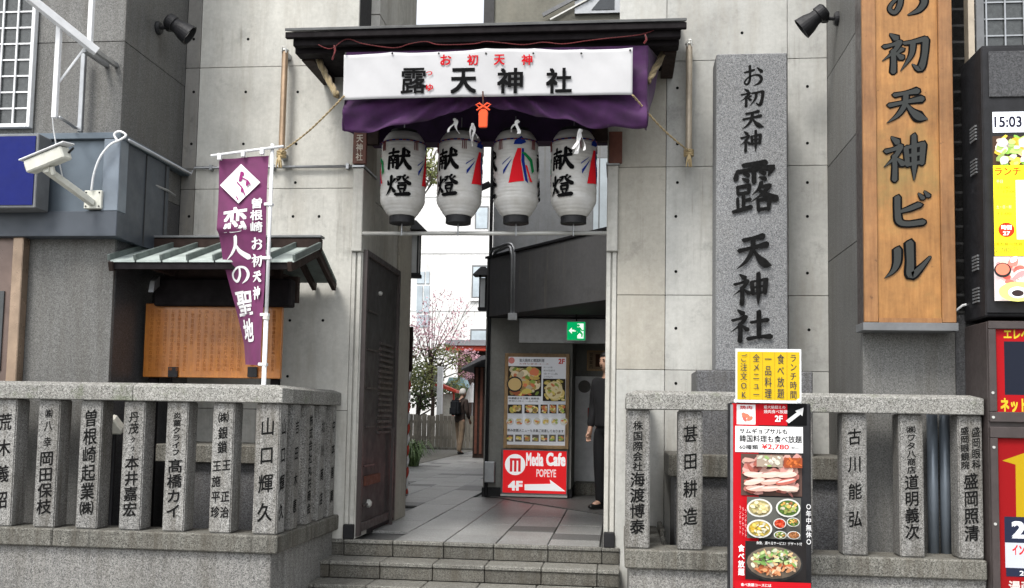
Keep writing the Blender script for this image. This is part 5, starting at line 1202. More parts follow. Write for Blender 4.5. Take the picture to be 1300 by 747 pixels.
nt_ = thing('wall_notice', 'small brown framed notice above the entrance door', 'notice', (X0, YD, Z0)); MB().box(X0, X1, YD+.01, YD+.038, Z0, Z1).build('frame', 'pine_frame', nt_)
pr = Print(YD+.01, base=.001); pr.r(747, 447, 766, 469, (.35, .25, .16)); pr.vt('営業案内', 748, 448, 753, 468, BLK); pr.r(756, 450, 765, 466, (.10, .05, .03)); pr.done('print', nt_)
X0, X1, Z0, Z1 = rect(746, 518, 757, 531, YD-.05); rb = MB().box(X0, X1, YD-.05, YD-.002, Z0, Z1).build('alarm_box', 'vermilion', None, bevel=.006); tag(rb, 'small red alarm box on the pale entrance door', 'alarm box')
# exit sign
YX = 4.0; X0, X1, Z0, Z1 = rect(719, 408, 744, 433, YX)
ex = thing('exit_sign', 'green lit emergency exit sign with running figure and arrow', 'exit sign', (X0, YX, Z0))
MB().box(X0, X1, YX, YX+.04, Z0, Z1).build('case', 'white_paint', ex, bevel=.003)
MB().tube([((X0+X1)/2, YX+.02, Z1), ((X0+X1)/2, YX+.02, zo0)], .008, 6).build('hanger', 'black_metal', ex)
pr = Print(YX, base=.001, step=.0005); GRN = (.0, .34, .10); W2 = (.8, .9, .82)
pr.r(720, 409, 743, 432, GRN); pr.r(733, 411, 741, 430, W2)
pr.poly([(722, 420), (726, 416), (726, 418.8), (731, 418.8), (731, 421.2), (726, 421.2), (726, 424)], W2)
pr.disc(734.5, 413.5, 1.7, 1.7, GRN, 10); pr.poly([(731.5, 416), (736.5, 415.5), (737.5, 421), (733.5, 423)], GRN)
for q in ([(733.5, 421), (737, 420), (740, 424), (739.5, 428), (737.8, 428), (738, 425)], [(734, 421), (736, 423), (732.5, 426.5), (729.5, 427.5), (729, 426), (732, 424.6)], [(731.5, 416), (733, 417.5), (730, 420.5), (729, 419.5)], [(736.5, 415.6), (739.5, 419.5), (741, 419), (741, 420.4), (738.5, 421), (736.6, 418)]): pr.poly(q, GRN)
pr.done('pictogram', ex, 'ink_screen')
# menu poster and red cafe sign on the pillar
YP = 4.40
mp = thing('menu_poster', 'pine framed menu poster with food pictures on the alley pillar', 'poster', (P(681, 510, YP).x, YP, P(681, 570, YP).z))
X0, X1, Z0, Z1 = rect(640, 449, 722.5, 570, YP); f_ = .045
MB().box(X0, X1, YP+.02, YP+.065, Z0, Z1).build('backing', 'paper', mp)
for q in ((X0, X0+f_, Z0, Z1), (X1-f_, X1, Z0, Z1), (X0+f_+.001, X1-f_-.001, Z1-f_, Z1), (X0+f_+.001, X1-f_-.001, Z0, Z0+f_)): MB().box(q[0], q[1], YP-.0, YP+.019, q[2], q[3]).build('frame_bar', 'pine_frame', mp, bevel=.004)
pr = Print(YP+.02, base=.001)
S2 = lambda x, y: (630+x/3.733, 440+y/3.735)
def F2(x0, y0, x1, y1, pal, n, sd, **k): a_, b = S2(x0, y0), S2(x1, y1); pr.food(*a_, *b, pal, n, sd, **k)
def H2(t, x0, y0, x1, y1, c, **k): a_, b = S2(x0, y0), S2(x1, y1); pr.ht(t, *a_, *b, c, **k)
MX = [(.45, .32, .10), (.50, .16, .08), (.22, .30, .07), (.60, .52, .36), (.30, .20, .08), (.55, .45, .12)]
a_, b = S2(50, 48), S2(340, 470); pr.r(*a_, *b, (.66, .68, .72))
F2(56, 94, 214, 236, MX, 110, 41, size=(.05, .18)); F2(222, 154, 328, 260, [(.62, .52, .25), (.55, .42, .15), (.35, .30, .08)], 60, 42, size=(.08, .2)); a_, b = S2(275, 208); pr.disc(a_, b, 11, 11, (.60, .52, .30)); 
for k in range(14): pr.disc(a_+rr.uniform(-7, 7), b+rr.uniform(-7, 7), 3, 1.6, rr.choice(MX), n=7, rot=rr.uniform(-1, 1))
a_, b = S2(90, 180); pr.disc(a_, b, 10, 10, (.03, .03, .03)); pr.disc(a_, b, 8.5, 8, (.5, .36, .16))
H2('炭火焼肉と韓国料理', 112, 60, 230, 76, (.05, .05, .06), bold=.02); H2('お得な宴会コース', 112, 80, 250, 88, (.3, .08, .06)); a_, b = S2(75, 68); pr.disc(a_, b, 4, 4, (.5, .18, .16)); H2('2F', 296, 60, 326, 84, (.45, .03, .03), bold=.04)
for k, t_ in enumerate(('お一人様', '飲み放題付', '全十二品', '三千円より')): H2(t_, 226, 96+k*15, 268+(k % 3)*12, 105+k*15, (.12, .12, .14))
H2('特選盛合せ三種と焼野菜', 60, 242, 206, 252, BLK, bold=.02); H2('季節の鍋と一品料理', 60, 256, 200, 264, BLK)
for i, x in enumerate((58, 136, 212, 254, 296)): F2(x, 276, x+(66 if i < 2 else 34), 318, MX, 26, 50+i, size=(.12, .3))
for i in range(7): a_, b = S2(70+i*42, 356); pr.disc(a_, b, 4.8, 4.8, (.5, .5, .48)); [pr.disc(a_+rr.uniform(-2.5, 2.5), b+rr.uniform(-2.5, 2.5), 1.8, 1.2, rr.choice(MX), n=7) for _ in range(8)]
H2('飲み放題メニューも多数ご用意しております', 58, 392, 322, 406, BLK, bold=.02)
for i in range(7): a_, b = S2(70+i*40, 434); pr.r(a_-4.2, b-4.4, a_+4.2, b+4.4, (.10, .09, .08)); [pr.disc(a_+rr.uniform(-2.5, 2.5), b+rr.uniform(-2.5, 2.5), 2, 1.3, rr.choice(MX), n=7) for _ in range(7)]
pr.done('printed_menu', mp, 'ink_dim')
mc = thing('cafe_sign', 'red media cafe sign with white arrow below the framed menu poster', 'sign', (P(678, 600, YP).x, YP, P(678, 630, YP).z))
X0, X1, Z0, Z1 = rect(636, 570.5, 720.5, 631, YP-.02)
MB().box(X0, X1, YP-.02, YP+.065, Z0, Z1-.004).build('light_box', 'roof_metal', mc, bevel=.005)
MB().box(X0, X1, YP-.035, YP-.021, Z0, Z0+.025).build('bottom_trim', 'bright_steel', mc)
pr = Print(YP-.02, base=.001, step=.0006)
pr.r(638.5, 572.5, 719, 626.5, (.64, .018, .022)); pr.disc(654, 590, 13, 13.3, WHT, 28)
pr.r(647.3, 583, 650.5, 599, (.55, .02, .03)); pr.r(652.6, 583, 655.8, 599, (.55, .02, .03)); pr.r(657.9, 583, 661.1, 599, (.55, .02, .03)); pr.r(647.3, 582, 661.1, 585, (.55, .02, .03))
pr.ht('Media', 668, 575, 690, 592, WHT, bold=.05); pr.ht('Cafe', 693.5, 575, 718, 592, WHT, bold=.05); pr.ht('POPEYE', 681, 596, 706, 606, (.75, .60, .60), bold=.03); pr.ht('4F', 645, 610.5, 663.5, 623, WHT, bold=.06)
pr.poly([(666, 615), (699, 614.5), (698, 609), (718, 624), (666, 622.5)], WHT)
pr.done('sign_print', mc, 'ink_lit')
# meter box, pipes, wall lamp, pole and camera on the building corner
X0, X1, Z0, Z1 = rect(617, 586, 629, 613, 4.42); mb_ = MB().box(X0-.02, X1, 4.36, 4.468, Z0, Z1).build('meter_box', 'grey_metal', None, bevel=.012); tag(mb_, 'small grey metal box low on the alley pillar', 'meter box')
dp = thing('drain_pipe', 'pair of galvanised pipes bending over the dark alley wall', 'pipe', P(652, 400, 4.0))
for dx in (0, 3.6):
    Yd = 3.96; MB().tube([P(623+dx, 322+dx, 4.4), P(626+dx, 316+dx, 4.3), P(645, 309.5+dx, Yd), P(649.5-dx*.4, 310.5+dx, Yd), P(652.5-dx, 316+dx, Yd-.02), P(653.5-dx, 324, Yd-.02), P(652.3-dx, 404, Yd-.02)], .02, 8).build('pipe', 'grey_metal', dp, smooth=True)
X0, X1, Z0, Z1 = rect(645, 398, 657, 407, Yd-.02); MB().box(X0, X1, Yd-.06, Yd+.02, Z0, Z1).build('pipe_shoe', 'grey_metal', dp, bevel=.004)
cp = P(620.5, 440, 4.42)
cpole = MB().tube([(cp.x, 4.42, .0), (cp.x, 4.42, 4.9)], .022, 8).build('corner_pole', 'black_metal', None); tag(cpole, 'thin dark pole standing at the corner of the alley building', 'pole')
p = P(616, 237, 4.38); sc2 = thing('security_camera', 'black security camera on the thin corner pole between the lanterns', 'security camera', p)
m = MB(); m.box(-.10, .07, -.04, .04, -.035, .045); o = m.build('housing', 'black_metal', None, bevel=.012); o.parent = sc2; o.rotation_euler = (0, -.5, .5)
MB().tube([p+Vector((.02, 0, -.0)), (cp.x, 4.42, p.z+.02)], .016, 6).build('arm', 'black_metal', sc2)
def walllamp(label, x0, y0, x1, y1, Y, side):
    X0, X1, Z0, Z1 = rect(x0, y0, x1, y1, Y); d_ = X1-X0; t = thing('wall_lantern', label, 'lamp', ((X0+X1)/2, Y, Z0))
    MB().box(X0+.012, X1-.012, Y+.012, Y+d_-.012, Z0+.03, Z1-.03).build('glass', 'frosted_glass', t)
    for a_ in (X0, X1-.014):
        for b in (Y, Y+d_-.014): MB().box(a_, a_+.014, b, b+.014, Z0, Z1).build('frame_post', 'black_metal', t)
    MB().box(X0-.012, X1+.012, Y-.012, Y+d_+.012, Z0-.012, Z0+.028).build('base', 'black_metal', t, bevel=.004)
    MB().add([(X0-.08, Y-.08, Z1), (X1+.08, Y-.08, Z1), (X1+.08, Y+d_+.08, Z1), (X0-.08, Y+d_+.08, Z1), ((X0+X1)/2-.03, Y+d_/2-.03, Z1+.12), ((X0+X1)/2+.03, Y+d_/2-.03, Z1+.12), ((X0+X1)/2+.03, Y+d_/2+.03, Z1+.12), ((X0+X1)/2-.03, Y+d_/2+.03, Z1+.12)],
             [(3, 2, 1, 0), (4, 5, 6, 7), (0, 1, 5, 4), (1, 2, 6, 5), (2, 3, 7, 6), (3, 0, 4, 7)]).build('roof', 'black_metal', t)
    MB().box(X1-.002 if side > 0 else X0-.12, X1+.12 if side > 0 else X0+.002, Y+d_/2-.012, Y+d_/2+.012, Z1-.1, Z1-.07).build('wall_arm', 'black_metal', t)
walllamp('black framed wall lantern at the far end of the left alley wall', 514, 293, 531, 350, 1.98, -1)
walllamp('black framed wall lantern on the corner of the alley building', 608, 350, 617, 393, 4.6, 1)
MB().box(-9, -2.401, .41, 1.9, 0, 9).build('building_core', 'concrete_stained_shaded', aw)

# ================================================================== SHRINE YARD BEHIND THE ALLEY
YFc = 20.5
wfnc = thing('board_fence', 'weathered grey board fence at the far end of the alley', 'fence', (P(560, 575, YFc).x, YFc, 0))
z0, z1 = 0, P(560, 527, YFc).z; x = P(508, 550, YFc).x; xe = P(607, 550, YFc).x; rr = random.Random(12)
while x < xe:
    w_ = rr.uniform(.105, .14); MB().box(x, x+w_, YFc+rr.uniform(-.01, .01), YFc+.03, z0, z1+rr.uniform(-.03, .03)).build('board', 'grey_board', wfnc); x += w_+.012
for z in (.3, z1-.25): MB().box(P(508, 550, YFc).x, xe, YFc+.031, YFc+.08, z, z+.08).build('rail', 'grey_board', wfnc)
struct('stone_edging', MB().box(P(505, 575, YFc).x, xe+.1, YFc-.35, YFc-.05, -.03, .06), 'granite_ledge')
struct('gravel_bed', MB().box(-12, P(530, 590, 12).x, 2.2, 20, -.03, .012), 'granite_ledge')
# leafy things
def leaves(center, rad, n, size, seed, gap=.35, flat=1):
    r0 = random.Random(seed); m = MB(); c = Vector(center); k = 0
    while k < n:
        d = Vector((r0.gauss(0, 1), r0.gauss(0, 1), r0.gauss(0, 1))).normalized()*(r0.random()**.4); q = Vector((d.x*rad[0], d.y*rad[1], d.z*rad[2]))
        if noise.noise((c+q)*1.9/max(.3, rad[0])) < -gap*.3: k += .3; continue
        s_ = size*r0.uniform(.5, 1.3); u = Vector((r0.gauss(0, 1), r0.gauss(0, 1), r0.gauss(0, 1))).normalized(); v = u.orthogonal().normalized(); p = c+q
        m.add([p-u*s_, p+v*s_*.45, p+u*s_, p-v*s_*.45], [(0, 1, 2, 3)]); k += 1
    return m
def tree(name, label, base, h, trunk_r, crowns, seed, group=None, cat_='tree'):
    t = thing(name, label, cat_, base, group); r0 = random.Random(seed); b = Vector(base)
    m = MB(); top = b+Vector((r0.uniform(-.2, .2), 0, h)); mid = b+Vector((r0.uniform(-.1, .1), 0, h*.5))
    m.tube([b, mid, top], 1, 8, taper=[trunk_r, trunk_r*.7, trunk_r*.35]); m.build('trunk', 'bark', t)
    m = MB()
    for (c, rad, n, s_, mat) in crowns:
        c = Vector(c)
        for k in range(6):
            e_ = c+Vector((r0.uniform(-1, 1)*rad[0], r0.uniform(-1, 1)*rad[1], r0.uniform(-.3, 1)*rad[2])); st_ = b.lerp(top, r0.uniform(.5, 1)); md = st_.lerp(e_, .5)+Vector((0, 0, .1*r0.random()))
            m.tube([st_, md, e_], 1, 5, taper=[trunk_r*.35, trunk_r*.2, trunk_r*.06])
            for j in range(3): e2 = e_+Vector((r0.uniform(-.4, .4), r0.uniform(-.3, .3), r0.uniform(.1, .6)))*rad[0]; m.tube([md.lerp(e_, .4+.2*j), e2], 1, 4, taper=[trunk_r*.1, trunk_r*.03])
    m.build('limbs', 'bark', t)
    for i, (c, rad, n, s_, mat) in enumerate(crowns):
        o = leaves(c, rad, n, s_, seed+i).build('blossom_crown' if mat == 'blossom' else 'leaf_crown', mat, t); o['kind'] = 'stuff'
    return t
def Q(x, y, Y): return tuple(P(x, y, Y))
tree('cherry_tree', 'thin cherry tree with sparse pink blossom and young leaves beyond the alley', (P(548, 560, 22).x, 22, 0), 3.0, .075,
     [(Q(562, 412, 22), (1.0, .8, 1.15), 1000, .045, 'blossom'), (Q(530, 428, 22), (.6, .6, .7), 550, .045, 'blossom'), (Q(556, 470, 22), (1.2, .8, .85), 2600, .05, 'leaf_yellow'), (Q(595, 462, 22), (.45, .5, .5), 600, .05, 'blossom')], 3)
tree('garden_tree', 'dense green tree low behind the board fence', (P(532, 560, 23).x, 23, 0), 1.6, .1,
     [(Q(535, 490, 23), (.7, .7, .8), 1300, .07, 'leaf_green'), (Q(575, 505, 23), (.6, .6, .5), 900, .07, 'leaf_green')], 7)
tree('autumn_tree', 'yellowing tree crown showing between the first two lanterns', (P(470, 560, 27).x, 27, 0), 8.0, .2,
     [(Q(541, 212, 27), (.75, .7, .75), 1500, .08, 'leaf_yellow')], 11)
# strap leaved plant
pc = P(528, 598, 11.2); pl = thing('strap_plant', 'leafy green plant growing at the left edge of the path', 'plant', (pc.x, 11.2, 0)); m = MB(); r0 = random.Random(8)
for k in range(150):
    a_ = r0.uniform(0, 2*pi); ln = r0.uniform(.25, .62); b = Vector((pc.x-.1+r0.uniform(-.12, .12), 11.2+r0.uniform(-.15, .15), 0)); d = Vector((cos(a_), sin(a_), 0)); s_ = Vector((-sin(a_), cos(a_), 0))*.016
    q = [b, b+d*ln*.3+Vector((0, 0, ln*.75)), b+d*ln*.65+Vector((0, 0, ln*.85)), b+d*ln*.95+Vector((0, 0, ln*.5))]
    vs = []
    for i, p in enumerate(q): vs += [p-s_*(1-.25*i), p+s_*(1-.25*i)]
    m.add(vs, [(0, 1, 3, 2), (2, 3, 5, 4), (4, 5, 7, 6)])
o = m.build('leaves', 'leaf_strap', pl); o['kind'] = 'stuff'
MB().tube([(pc.x-.1, 11.2, 0), (pc.x-.08, 11.2, .25)], .03, 6).build('stem', 'bark', pl)
# white building far behind
YWB = 34
X0, X1, Z0, Z1 = rect(470, 90, 700, 560, YWB)
wb = thing('white_building', 'bright white building rising behind the shrine yard', 'building', ((X0+X1)/2, YWB, 0))
MB().box(X0, X1, YWB, YWB+10, 0, Z1).build('wall', 'plaster_white', wb)
for y in (395, 322, 250, 180): z = P(580, y, YWB).z; MB().box(X0, X1, YWB-.03, YWB-.002, z, z+.05).build('floor_band', 'paper', wb)
for (a_, b, c, d) in ((599, 337, 619, 379), (597, 418, 620, 441), (603, 262, 620, 292)):
    x0, x1, z0, z1 = rect(a_, b, c, d, YWB-.02); wo = MB().box(x0, x1, YWB-.06, YWB-.002, z0, z1).build('window', 'roof_metal', wb); MB().box(x0+.06, x1-.04, YWB-.066, YWB-.061, z0+.06, z1-.08).build('pane', 'pale_glass', wo)
    MB().box(x0-.08, x1, YWB-.1, YWB-.062, z0-.12, z0-.002).build('sill', 'paper', wo)
for i, (a_, b, c, d) in enumerate(((529, 345, 539, 360), (541, 345, 545, 360), (529, 363, 536, 397), (538, 363, 545, 397), (529, 400, 545, 415))):
    x0, x1, z0, z1 = rect(a_, b, c, d, YWB-.02); wo = MB().box(x0, x1, YWB-.05, YWB-.002, z0, z1).build('window', 'pale_glass', wb)
xe0_, xe1_, ze0, ze1 = rect(568, 440, 640, 446, 30); rt = thing('red_roof_hall', 'low hall with red edged eave in front of the white building', 'building', ((xe0_+xe1_)/2, 30.5, 0))
MB().box(xe0_, xe1_, 29.6, 31.5, ze0, ze1).build('eave', 'vermilion', rt); MB().box(xe0_+.4, xe1_, 30.2, 31.4, 0, ze0-.002).build('wall', 'dark_wood', rt)
MB().prism([(29.5, ze1+.002), (31.6, ze1+.002), (30.6, ze1+.3)], 'x', xe0_-.1, xe1_).build('roof', 'tile_roof', rt)
nbh = thing('neighbour_building', 'plain grey building left of the shrine yard behind the alley wall', 'building', (-9, 10, 0))
MB().box(-13, -6.3, 3.2, 19.2, 0, 8.5).build('wall', 'plaster_olive', nbh)
for z in (1.2, 4.0, 6.4):
    for y in (5, 8.5, 12, 15.5):
        wo = MB().box(-6.298, -6.27, y, y+1.5, z, z+1.2).build('window', 'roof_metal', nbh); MB().box(-6.269, -6.262, y+.06, y+1.44, z+.06, z+1.14).build('pane', 'pale_glass', wo)
# small wooden shrine building at the right of the path
YH = 15.5; X0, X1, Z0, Z1 = rect(601, 466, 640, 570, YH)
ws = thing('wooden_shrine', 'dark brown wooden hall edge with dark roof right of the path', 'building', (X0, YH, 0))
MB().box(X0, X0+1.6, YH, YH+3, .0, Z1).build('wall', 'dark_wood', ws); 
for k in range(4): MB().box(X0+.04+k*.12, X0+.10+k*.12, YH-.025, YH-.001, .1, Z1-.02).build('batten', 'red_brown_wood', ws)
rx = P(587, 468, YH-.3); MB().prism([(rx.x, rx.z), (rx.x+.5, rx.z+.30), (rx.x+2, rx.z+.55), (rx.x+2, rx.z+.47), (rx.x+.5, rx.z+.2), (rx.x, rx.z-.04)], 'y', YH-.5, YH+3.3).build('roof', 'tile_roof', ws)
# white name post, red shrine box, teal roofed stall, parasol
X0, X1, Z0, Z1 = rect(549, 465, 556, 526, 20.0); wp_ = thing('name_post', 'white square post rising behind the far board fence', 'post', (X0, 20.7, 0)); MB().box(X0, X1, 20.7, 20.82, 0, Z1+.02).build('post', 'white_paint', wp_, bevel=.01)
pr = Print(20.7, base=.002); pr.vt('奉納', 550, 475, 555, 500, (.25, .25, .25)); pr.done('lettering', wp_)
sb2 = thing('red_shrine_box', 'small vermilion framed shrine box behind the far fence', 'shrine', (P(565, 520, 21.2).x, 21.2, 0))
for a_ in (557, 574): X0, X1, Z0, Z1 = rect(a_, 496, a_+2.4, 560, 21.2); MB().box(X0, X1, 21.2, 21.25, 0, Z1).build('post', 'vermilion', sb2)
X0, X1, Z0, Z1 = rect(560, 500, 574, 528, 21.26); MB().box(X0, X1, 21.26, 21.6, 0, Z1).build('panel', 'cream_paint', sb2)
p0, p1 = P(553, 488, 21.1), P(580, 497, 21.1); MB().prism([(p0.x, p0.z), (p0.x+.12, p0.z+.03), (p1.x, p1.z+.02), (p1.x, p1.z-.05), (p0.x, p0.z-.05)], 'y', 21.0, 21.8).build('roof', 'vermilion', sb2)
X0, X1, Z0, Z1 = rect(568, 480, 594, 492, 24); t = thing('stall', 'small stall with pale teal roof beyond the fence', 'stall', (X0, 24, 0)); MB().prism([(X0, Z0), (X1, Z0), (X1-.12, Z1), (X0+.12, Z1)], 'y', 23.6, 24.6).build('roof', 'teal_roof', t)
for x in (X0+.06, X1-.1): MB().box(x, x+.05, 24, 24.05, 0, Z0).build('post', 'grey_metal', t)
c = P(600, 486, 22.5); t = thing('parasol', 'white folded parasol beside the wooden hall beyond the fence', 'parasol', (c.x, 22.5, 0)); MB().lathe([(.02, .0), (.16, -.25), (.26, -.62), (.0, -.55)], c, 12).build('canopy', 'paper', t); MB().tube([(c.x, 22.5, 0), tuple(c)], .02, 6).build('pole', 'grey_metal', t)
X0, X1, Z0, Z1 = rect(517, 415, 523, 472, 4.2); db = MB().box(X0-.3, X1, 4.2, 4.26, Z0, Z1).build('dark_signboard', 'dark_wood', None); tag(db, 'dark hanging board at the left behind the alley wall', 'board')
tag(MB().tube([(X0-.02, 4.3, 0), (X0-.02, 4.3, Z1)], .03, 8).build('board_post', 'black_metal', None), 'dark post carrying the hanging board left of the alley', 'post')
sp = thing('striped_pole', 'red and white twisted striped pole at the left alley corner', 'pole', (P(517, 500, 4.6).x, 4.6, 0)); c = P(517.5, 500, 4.6)
zt_ = P(517, 470, 4.6).z; n = 40
for col_, ph in (('vermilion', 0), ('paper', pi)): MB().tube([(c.x+.022*cos(k*.9+ph), 4.6+.022*sin(k*.9+ph), zt_*k/n) for k in range(n+1)], .024, 6).build('stripe', col_, sp, smooth=True)

# ================================================================== PEOPLE
def skin_mesh(pts, edges, root, lvl=2):
    me = bpy.data.meshes.new('s'); me.from_pydata([p for p, _ in pts], edges, []); o = bpy.data.objects.new('s', me); COL.objects.link(o)
    md = o.modifiers.new('k', 'SKIN'); md.use_smooth_shade = True; su = o.modifiers.new('u', 'SUBSURF'); su.levels = lvl
    for i, (_, r) in enumerate(pts): sv = me.skin_vertices[0].data[i]; sv.radius = r if isinstance(r, tuple) else (r, r); sv.use_root = (i == root)
    g = bpy.data.meshes.new_from_object(o.evaluated_get(bpy.context.evaluated_depsgraph_get())); v = [tuple(q.co) for q in g.vertices]; f = [tuple(q.vertices) for q in g.polygons]
    bpy.data.objects.remove(o); bpy.data.meshes.remove(g); return v, f
def graph(chains):
    """chains of (point, radius); shared points join"""
    pts, edges, idx = [], [], {}
    for c in chains:
        last = None
        for p, r in c:
            k = tuple(round(q, 4) for q in p)
            if k not in idx: idx[k] = len(pts); pts.append((k, r))
            if last is not None and last != idx[k]: edges.append((last, idx[k]))
            last = idx[k]
    return pts, edges
def person(label, loc, rz, hair, top, trousers, J, coat_len=.0):
    t = thing('person', label, 'person', (0, 0, 0))
    pel, wst, che, nb_, nk = [Vector(J[k]) for k in ('pelvis', 'waist', 'chest', 'neckbase', 'neck')]; hd = Vector(J['head'])
    body = [[(pel, (.13, .10)), (wst, (.12, .09)), (che, (.15, .10)), (nb_, (.07, .06)), (nk, (.05, .052)), (hd+Vector((0, 0, -.05)), (.062, .072))]]
    m = MB()
    for s_ in 'LR':
        body.append([(pel, .1), (Vector(J['hip'+s_]), .09), (Vector(J['knee'+s_]), .055), (Vector(J['ank'+s_]), .038), (Vector(J['toe'+s_]), .035)])
        body.append([(che, .1), (Vector(J['sho'+s_]), .06), (Vector(J['elb'+s_]), .042), (Vector(J['wri'+s_]), .028)])
    pts, ed = graph(body)
    for s_ in 'LR':                                # palm, four fingers and a thumb
        w_ = Vector(J['wri'+s_]); d = (w_-Vector(J['elb'+s_])).normalized(); fwd = Vector((0, -1, 0)); side = d.cross(fwd).normalized()
        wi = [i for i, (p, r) in enumerate(pts) if (Vector(p)-w_).length < .001][0]; pm_ = w_+d*.05; pts.append((tuple(pm_), (.026, .018))); pi_ = len(pts)-1; ed.append((wi, pi_))
        for k in range(4):
            a_ = pm_+d*.04+fwd*(.027-.018*k); e_ = a_+d*(.035-.004*abs(k-1)); g = e_+d*.022+side*(.012 if s_ == 'L' else -.012)
            n0 = len(pts); pts += [(tuple(a_), .0095), (tuple(e_), .0085), (tuple(g), .007)]; ed += [(pi_, n0), (n0, n0+1), (n0+1, n0+2)]
        a_ = pm_+fwd*.035+d*.005; n0 = len(pts); pts += [(tuple(a_), .011), (tuple(a_+d*.035+fwd*.012), .008)]; ed += [(pi_, n0), (n0, n0+1)]
    v, f = skin_mesh(pts, ed, 0); m.add(v, f)
    hv = MB()                                      # head: skull, jaw, nose, ears
    def ell(mm, c, r, n=16, k=12, f_=None):
        vs = []
        for i in range(k+1):
            th = pi*i/k
            for j in range(n):
                ph = 2*pi*j/n; q = Vector((sin(th)*cos(ph), sin(th)*sin(ph), cos(th)))
                q = Vector((q.x*r[0], q.y*r[1], q.z*r[2]))
                if f_: q = f_(q)
                vs.append(c+q)
        mm.add(vs, [(i*n+j, i*n+(j+1) % n, (i+1)*n+(j+1) % n, (i+1)*n+j) for i in range(k) for j in range(n)])
    def jaw(q):
        if q.z < 0: q.x *= 1+q.z*2.6; q.y = q.y*(1+q.z*1.2)-.012*(-q.z/.12)
        return q
    ell(m, hd, (.077, .095, .118), f_=jaw)
    m.add([hd+Vector(q) for q in ((-.006, -.094, .012), (.006, -.094, .012), (.013, -.094, -.03), (-.013, -.094, -.03), (0, -.116, -.026))], [(0, 1, 4), (1, 2, 4), (2, 3, 4), (3, 0, 4)])
    for s_ in (-1, 1): ell(m, hd+Vector((s_*.078, .005, -.01)), (.012, .02, .032), 8, 6)
    o = m.build('body', 'skin', t, smooth=True)
    fe = MB()
    for s_ in (-1, 1): ell(fe, hd+Vector((s_*.03, -.087, .012)), (.013, .007, .006), 8, 5); ell(fe, hd+Vector((s_*.031, -.091, .032)), (.019, .005, .004), 8, 5)
    ell(fe, hd+Vector((0, -.094, -.058)), (.022, .005, .005), 8, 5); fe.build('face_features', 'leather_black' if hair == 'hair_black' else 'red_brown_wood', t)
    hm = MB()
    def hf(q):
        if q.y < -.03 and q.z < .04: q.y = -.03+(q.y+.03)*.15; q.x *= .98
        if q.z < -.03: q.z = -.03+(q.z+.03)*.35
        return q+Vector((noise.noise(q*30), noise.noise(q*30+Vector((5, 0, 0))), noise.noise(q*30+Vector((0, 7, 0)))))*.006
    ell(hm, hd+Vector((0, .012, .018)), (.086, .112, .118), 20, 14, hf); hm.build('hair', hair, t, smooth=True)
    def wear(name, chains, mat):
        pts, ed = graph(chains); v, f = skin_mesh(pts, ed, 0); return MB().add(v, f).build(name, mat, t, smooth=True)
    low = pel+Vector((0, 0, -coat_len))
    jk = [[(pel+Vector((0, 0, -.06-coat_len)), (.172, .145)), (pel, (.165, .135)), (wst, (.145, .115)), (che, (.175, .125)), (nb_+Vector((0, 0, -.01)), (.085, .075))]]
    tr = [[(pel+Vector((0, 0, .04)), (.135, .11)), (pel, (.14, .115))]]
    for s_ in 'LR':
        jk.append([(che, .1), (Vector(J['sho'+s_]), .078), (Vector(J['elb'+s_]), .058), (Vector(J['elb'+s_]).lerp(Vector(J['wri'+s_]), .93), .045)])
        tr.append([(pel, .1), (Vector(J['hip'+s_]), .105), (Vector(J['knee'+s_]), .075), (Vector(J['ank'+s_])+Vector((0, 0, -.04)), .062)])
    wear('jacket', jk, top); wear('trousers', tr, trousers)
    for s_ in 'LR':
        a_, b = Vector(J['ank'+s_]), Vector(J['toe'+s_]); d = (b-a_); d.z = 0; d.normalize()
        wear('shoe', [[(Vector((a_.x, a_.y, .045))-d*.05, (.038, .04)), (Vector((a_.x, a_.y, .045))+d*.03, (.042, .042)), (Vector((b.x, b.y, .034)), (.04, .03)), (Vector((b.x, b.y, .03))+d*.05, (.03, .022))]], 'leather_black')
    t.location = loc; t.rotation_euler.z = rz; return t
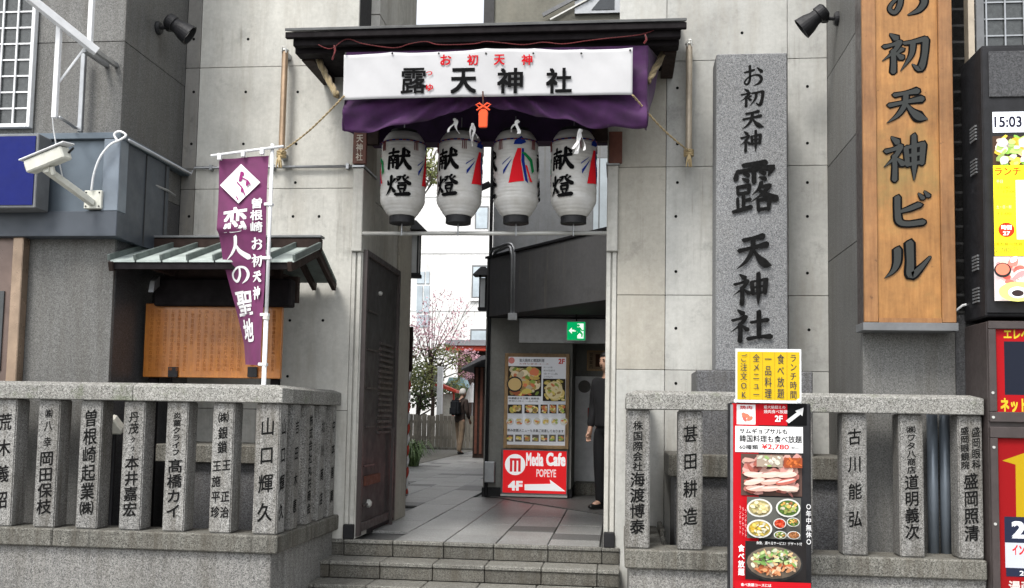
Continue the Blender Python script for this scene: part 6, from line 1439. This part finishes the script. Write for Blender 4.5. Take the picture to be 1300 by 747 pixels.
J1 = dict(pelvis=(0, 0, .95), waist=(0, 0, 1.08), chest=(0, .01, 1.30), neckbase=(0, .01, 1.455), neck=(0, 0, 1.52), head=(0, -.015, 1.625),
          hipL=(.085, 0, .90), kneeL=(.095, -.01, .50), ankL=(.10, .02, .09), toeL=(.115, -.10, .035), hipR=(-.085, 0, .90), kneeR=(-.095, -.01, .50), ankR=(-.10, .02, .09), toeR=(-.125, -.10, .035),
          shoL=(.175, .01, 1.405), elbL=(.235, .03, 1.13), wriL=(.225, -.04, .88), shoR=(-.175, .01, 1.405), elbR=(-.235, .03, 1.13), wriR=(-.225, -.04, .88))
pA = PZ(771, 648, .013)
person('man in black clothes standing in the side entrance, half hidden by the gate pillar', (pA.x-.01, pA.y, .013), radians(-42), 'hair_black', 'suit_black', 'suit_black', J1)
J2 = dict(J1); J2.update(chest=(0, -.03, 1.28), neckbase=(0, -.05, 1.42), neck=(0, -.07, 1.48), head=(0, -.10, 1.575), kneeL=(.10, -.07, .50), ankL=(.11, -.10, .09), toeL=(.12, -.23, .035), kneeR=(-.09, .02, .50), ankR=(-.10, .12, .10), toeR=(-.11, .0, .035),
                          shoL=(.175, -.03, 1.37), elbL=(.23, -.06, 1.10), wriL=(.19, -.22, .95), shoR=(-.175, -.03, 1.37), elbR=(-.23, -.02, 1.10), wriR=(-.2, -.14, .90))
pB = PZ(583, 577, .0)
om = person('white haired man in brown jacket and khaki trousers with backpack, walking away', (pB.x, pB.y, 0), radians(180-35), 'hair_white', 'jacket_brown', 'khaki', J2, coat_len=.10)
bp = thing('backpack', 'dark backpack worn by the white haired man walking away', 'backpack', (0, 0, 0))
m = MB(); m.box(-.15, .15, .10, .26, 1.0, 1.40); m.build('bag', 'backpack_navy', bp, bevel=.045, segs=3)
MB().box(-.11, .11, .261, .30, 1.03, 1.2).build('front_pocket', 'backpack_navy', bp, bevel=.015)
for s_ in (-1, 1): MB().tube([(s_*.09, .12, 1.38), (s_*.11, .02, 1.46), (s_*.12, -.12, 1.40), (s_*.13, -.15, 1.25), (s_*.13, -.02, 1.06), (s_*.12, .12, 1.04)], .014, 6).build('strap', 'backpack_navy', bp, smooth=True)
bp.location = om.location; bp.rotation_euler.z = om.rotation_euler.z
for o in bpy.data.objects:
    if o.name.split('.')[0] in ('eyelet', 'bolt', 'screw', 'red_cord', 'blue_cord', 'lettering', 'inscription', 'carved_lettering', 'sleeve_clip', 'brushed_lettering', 'face_features') and o.parent: o['kind'] = 'stuff'
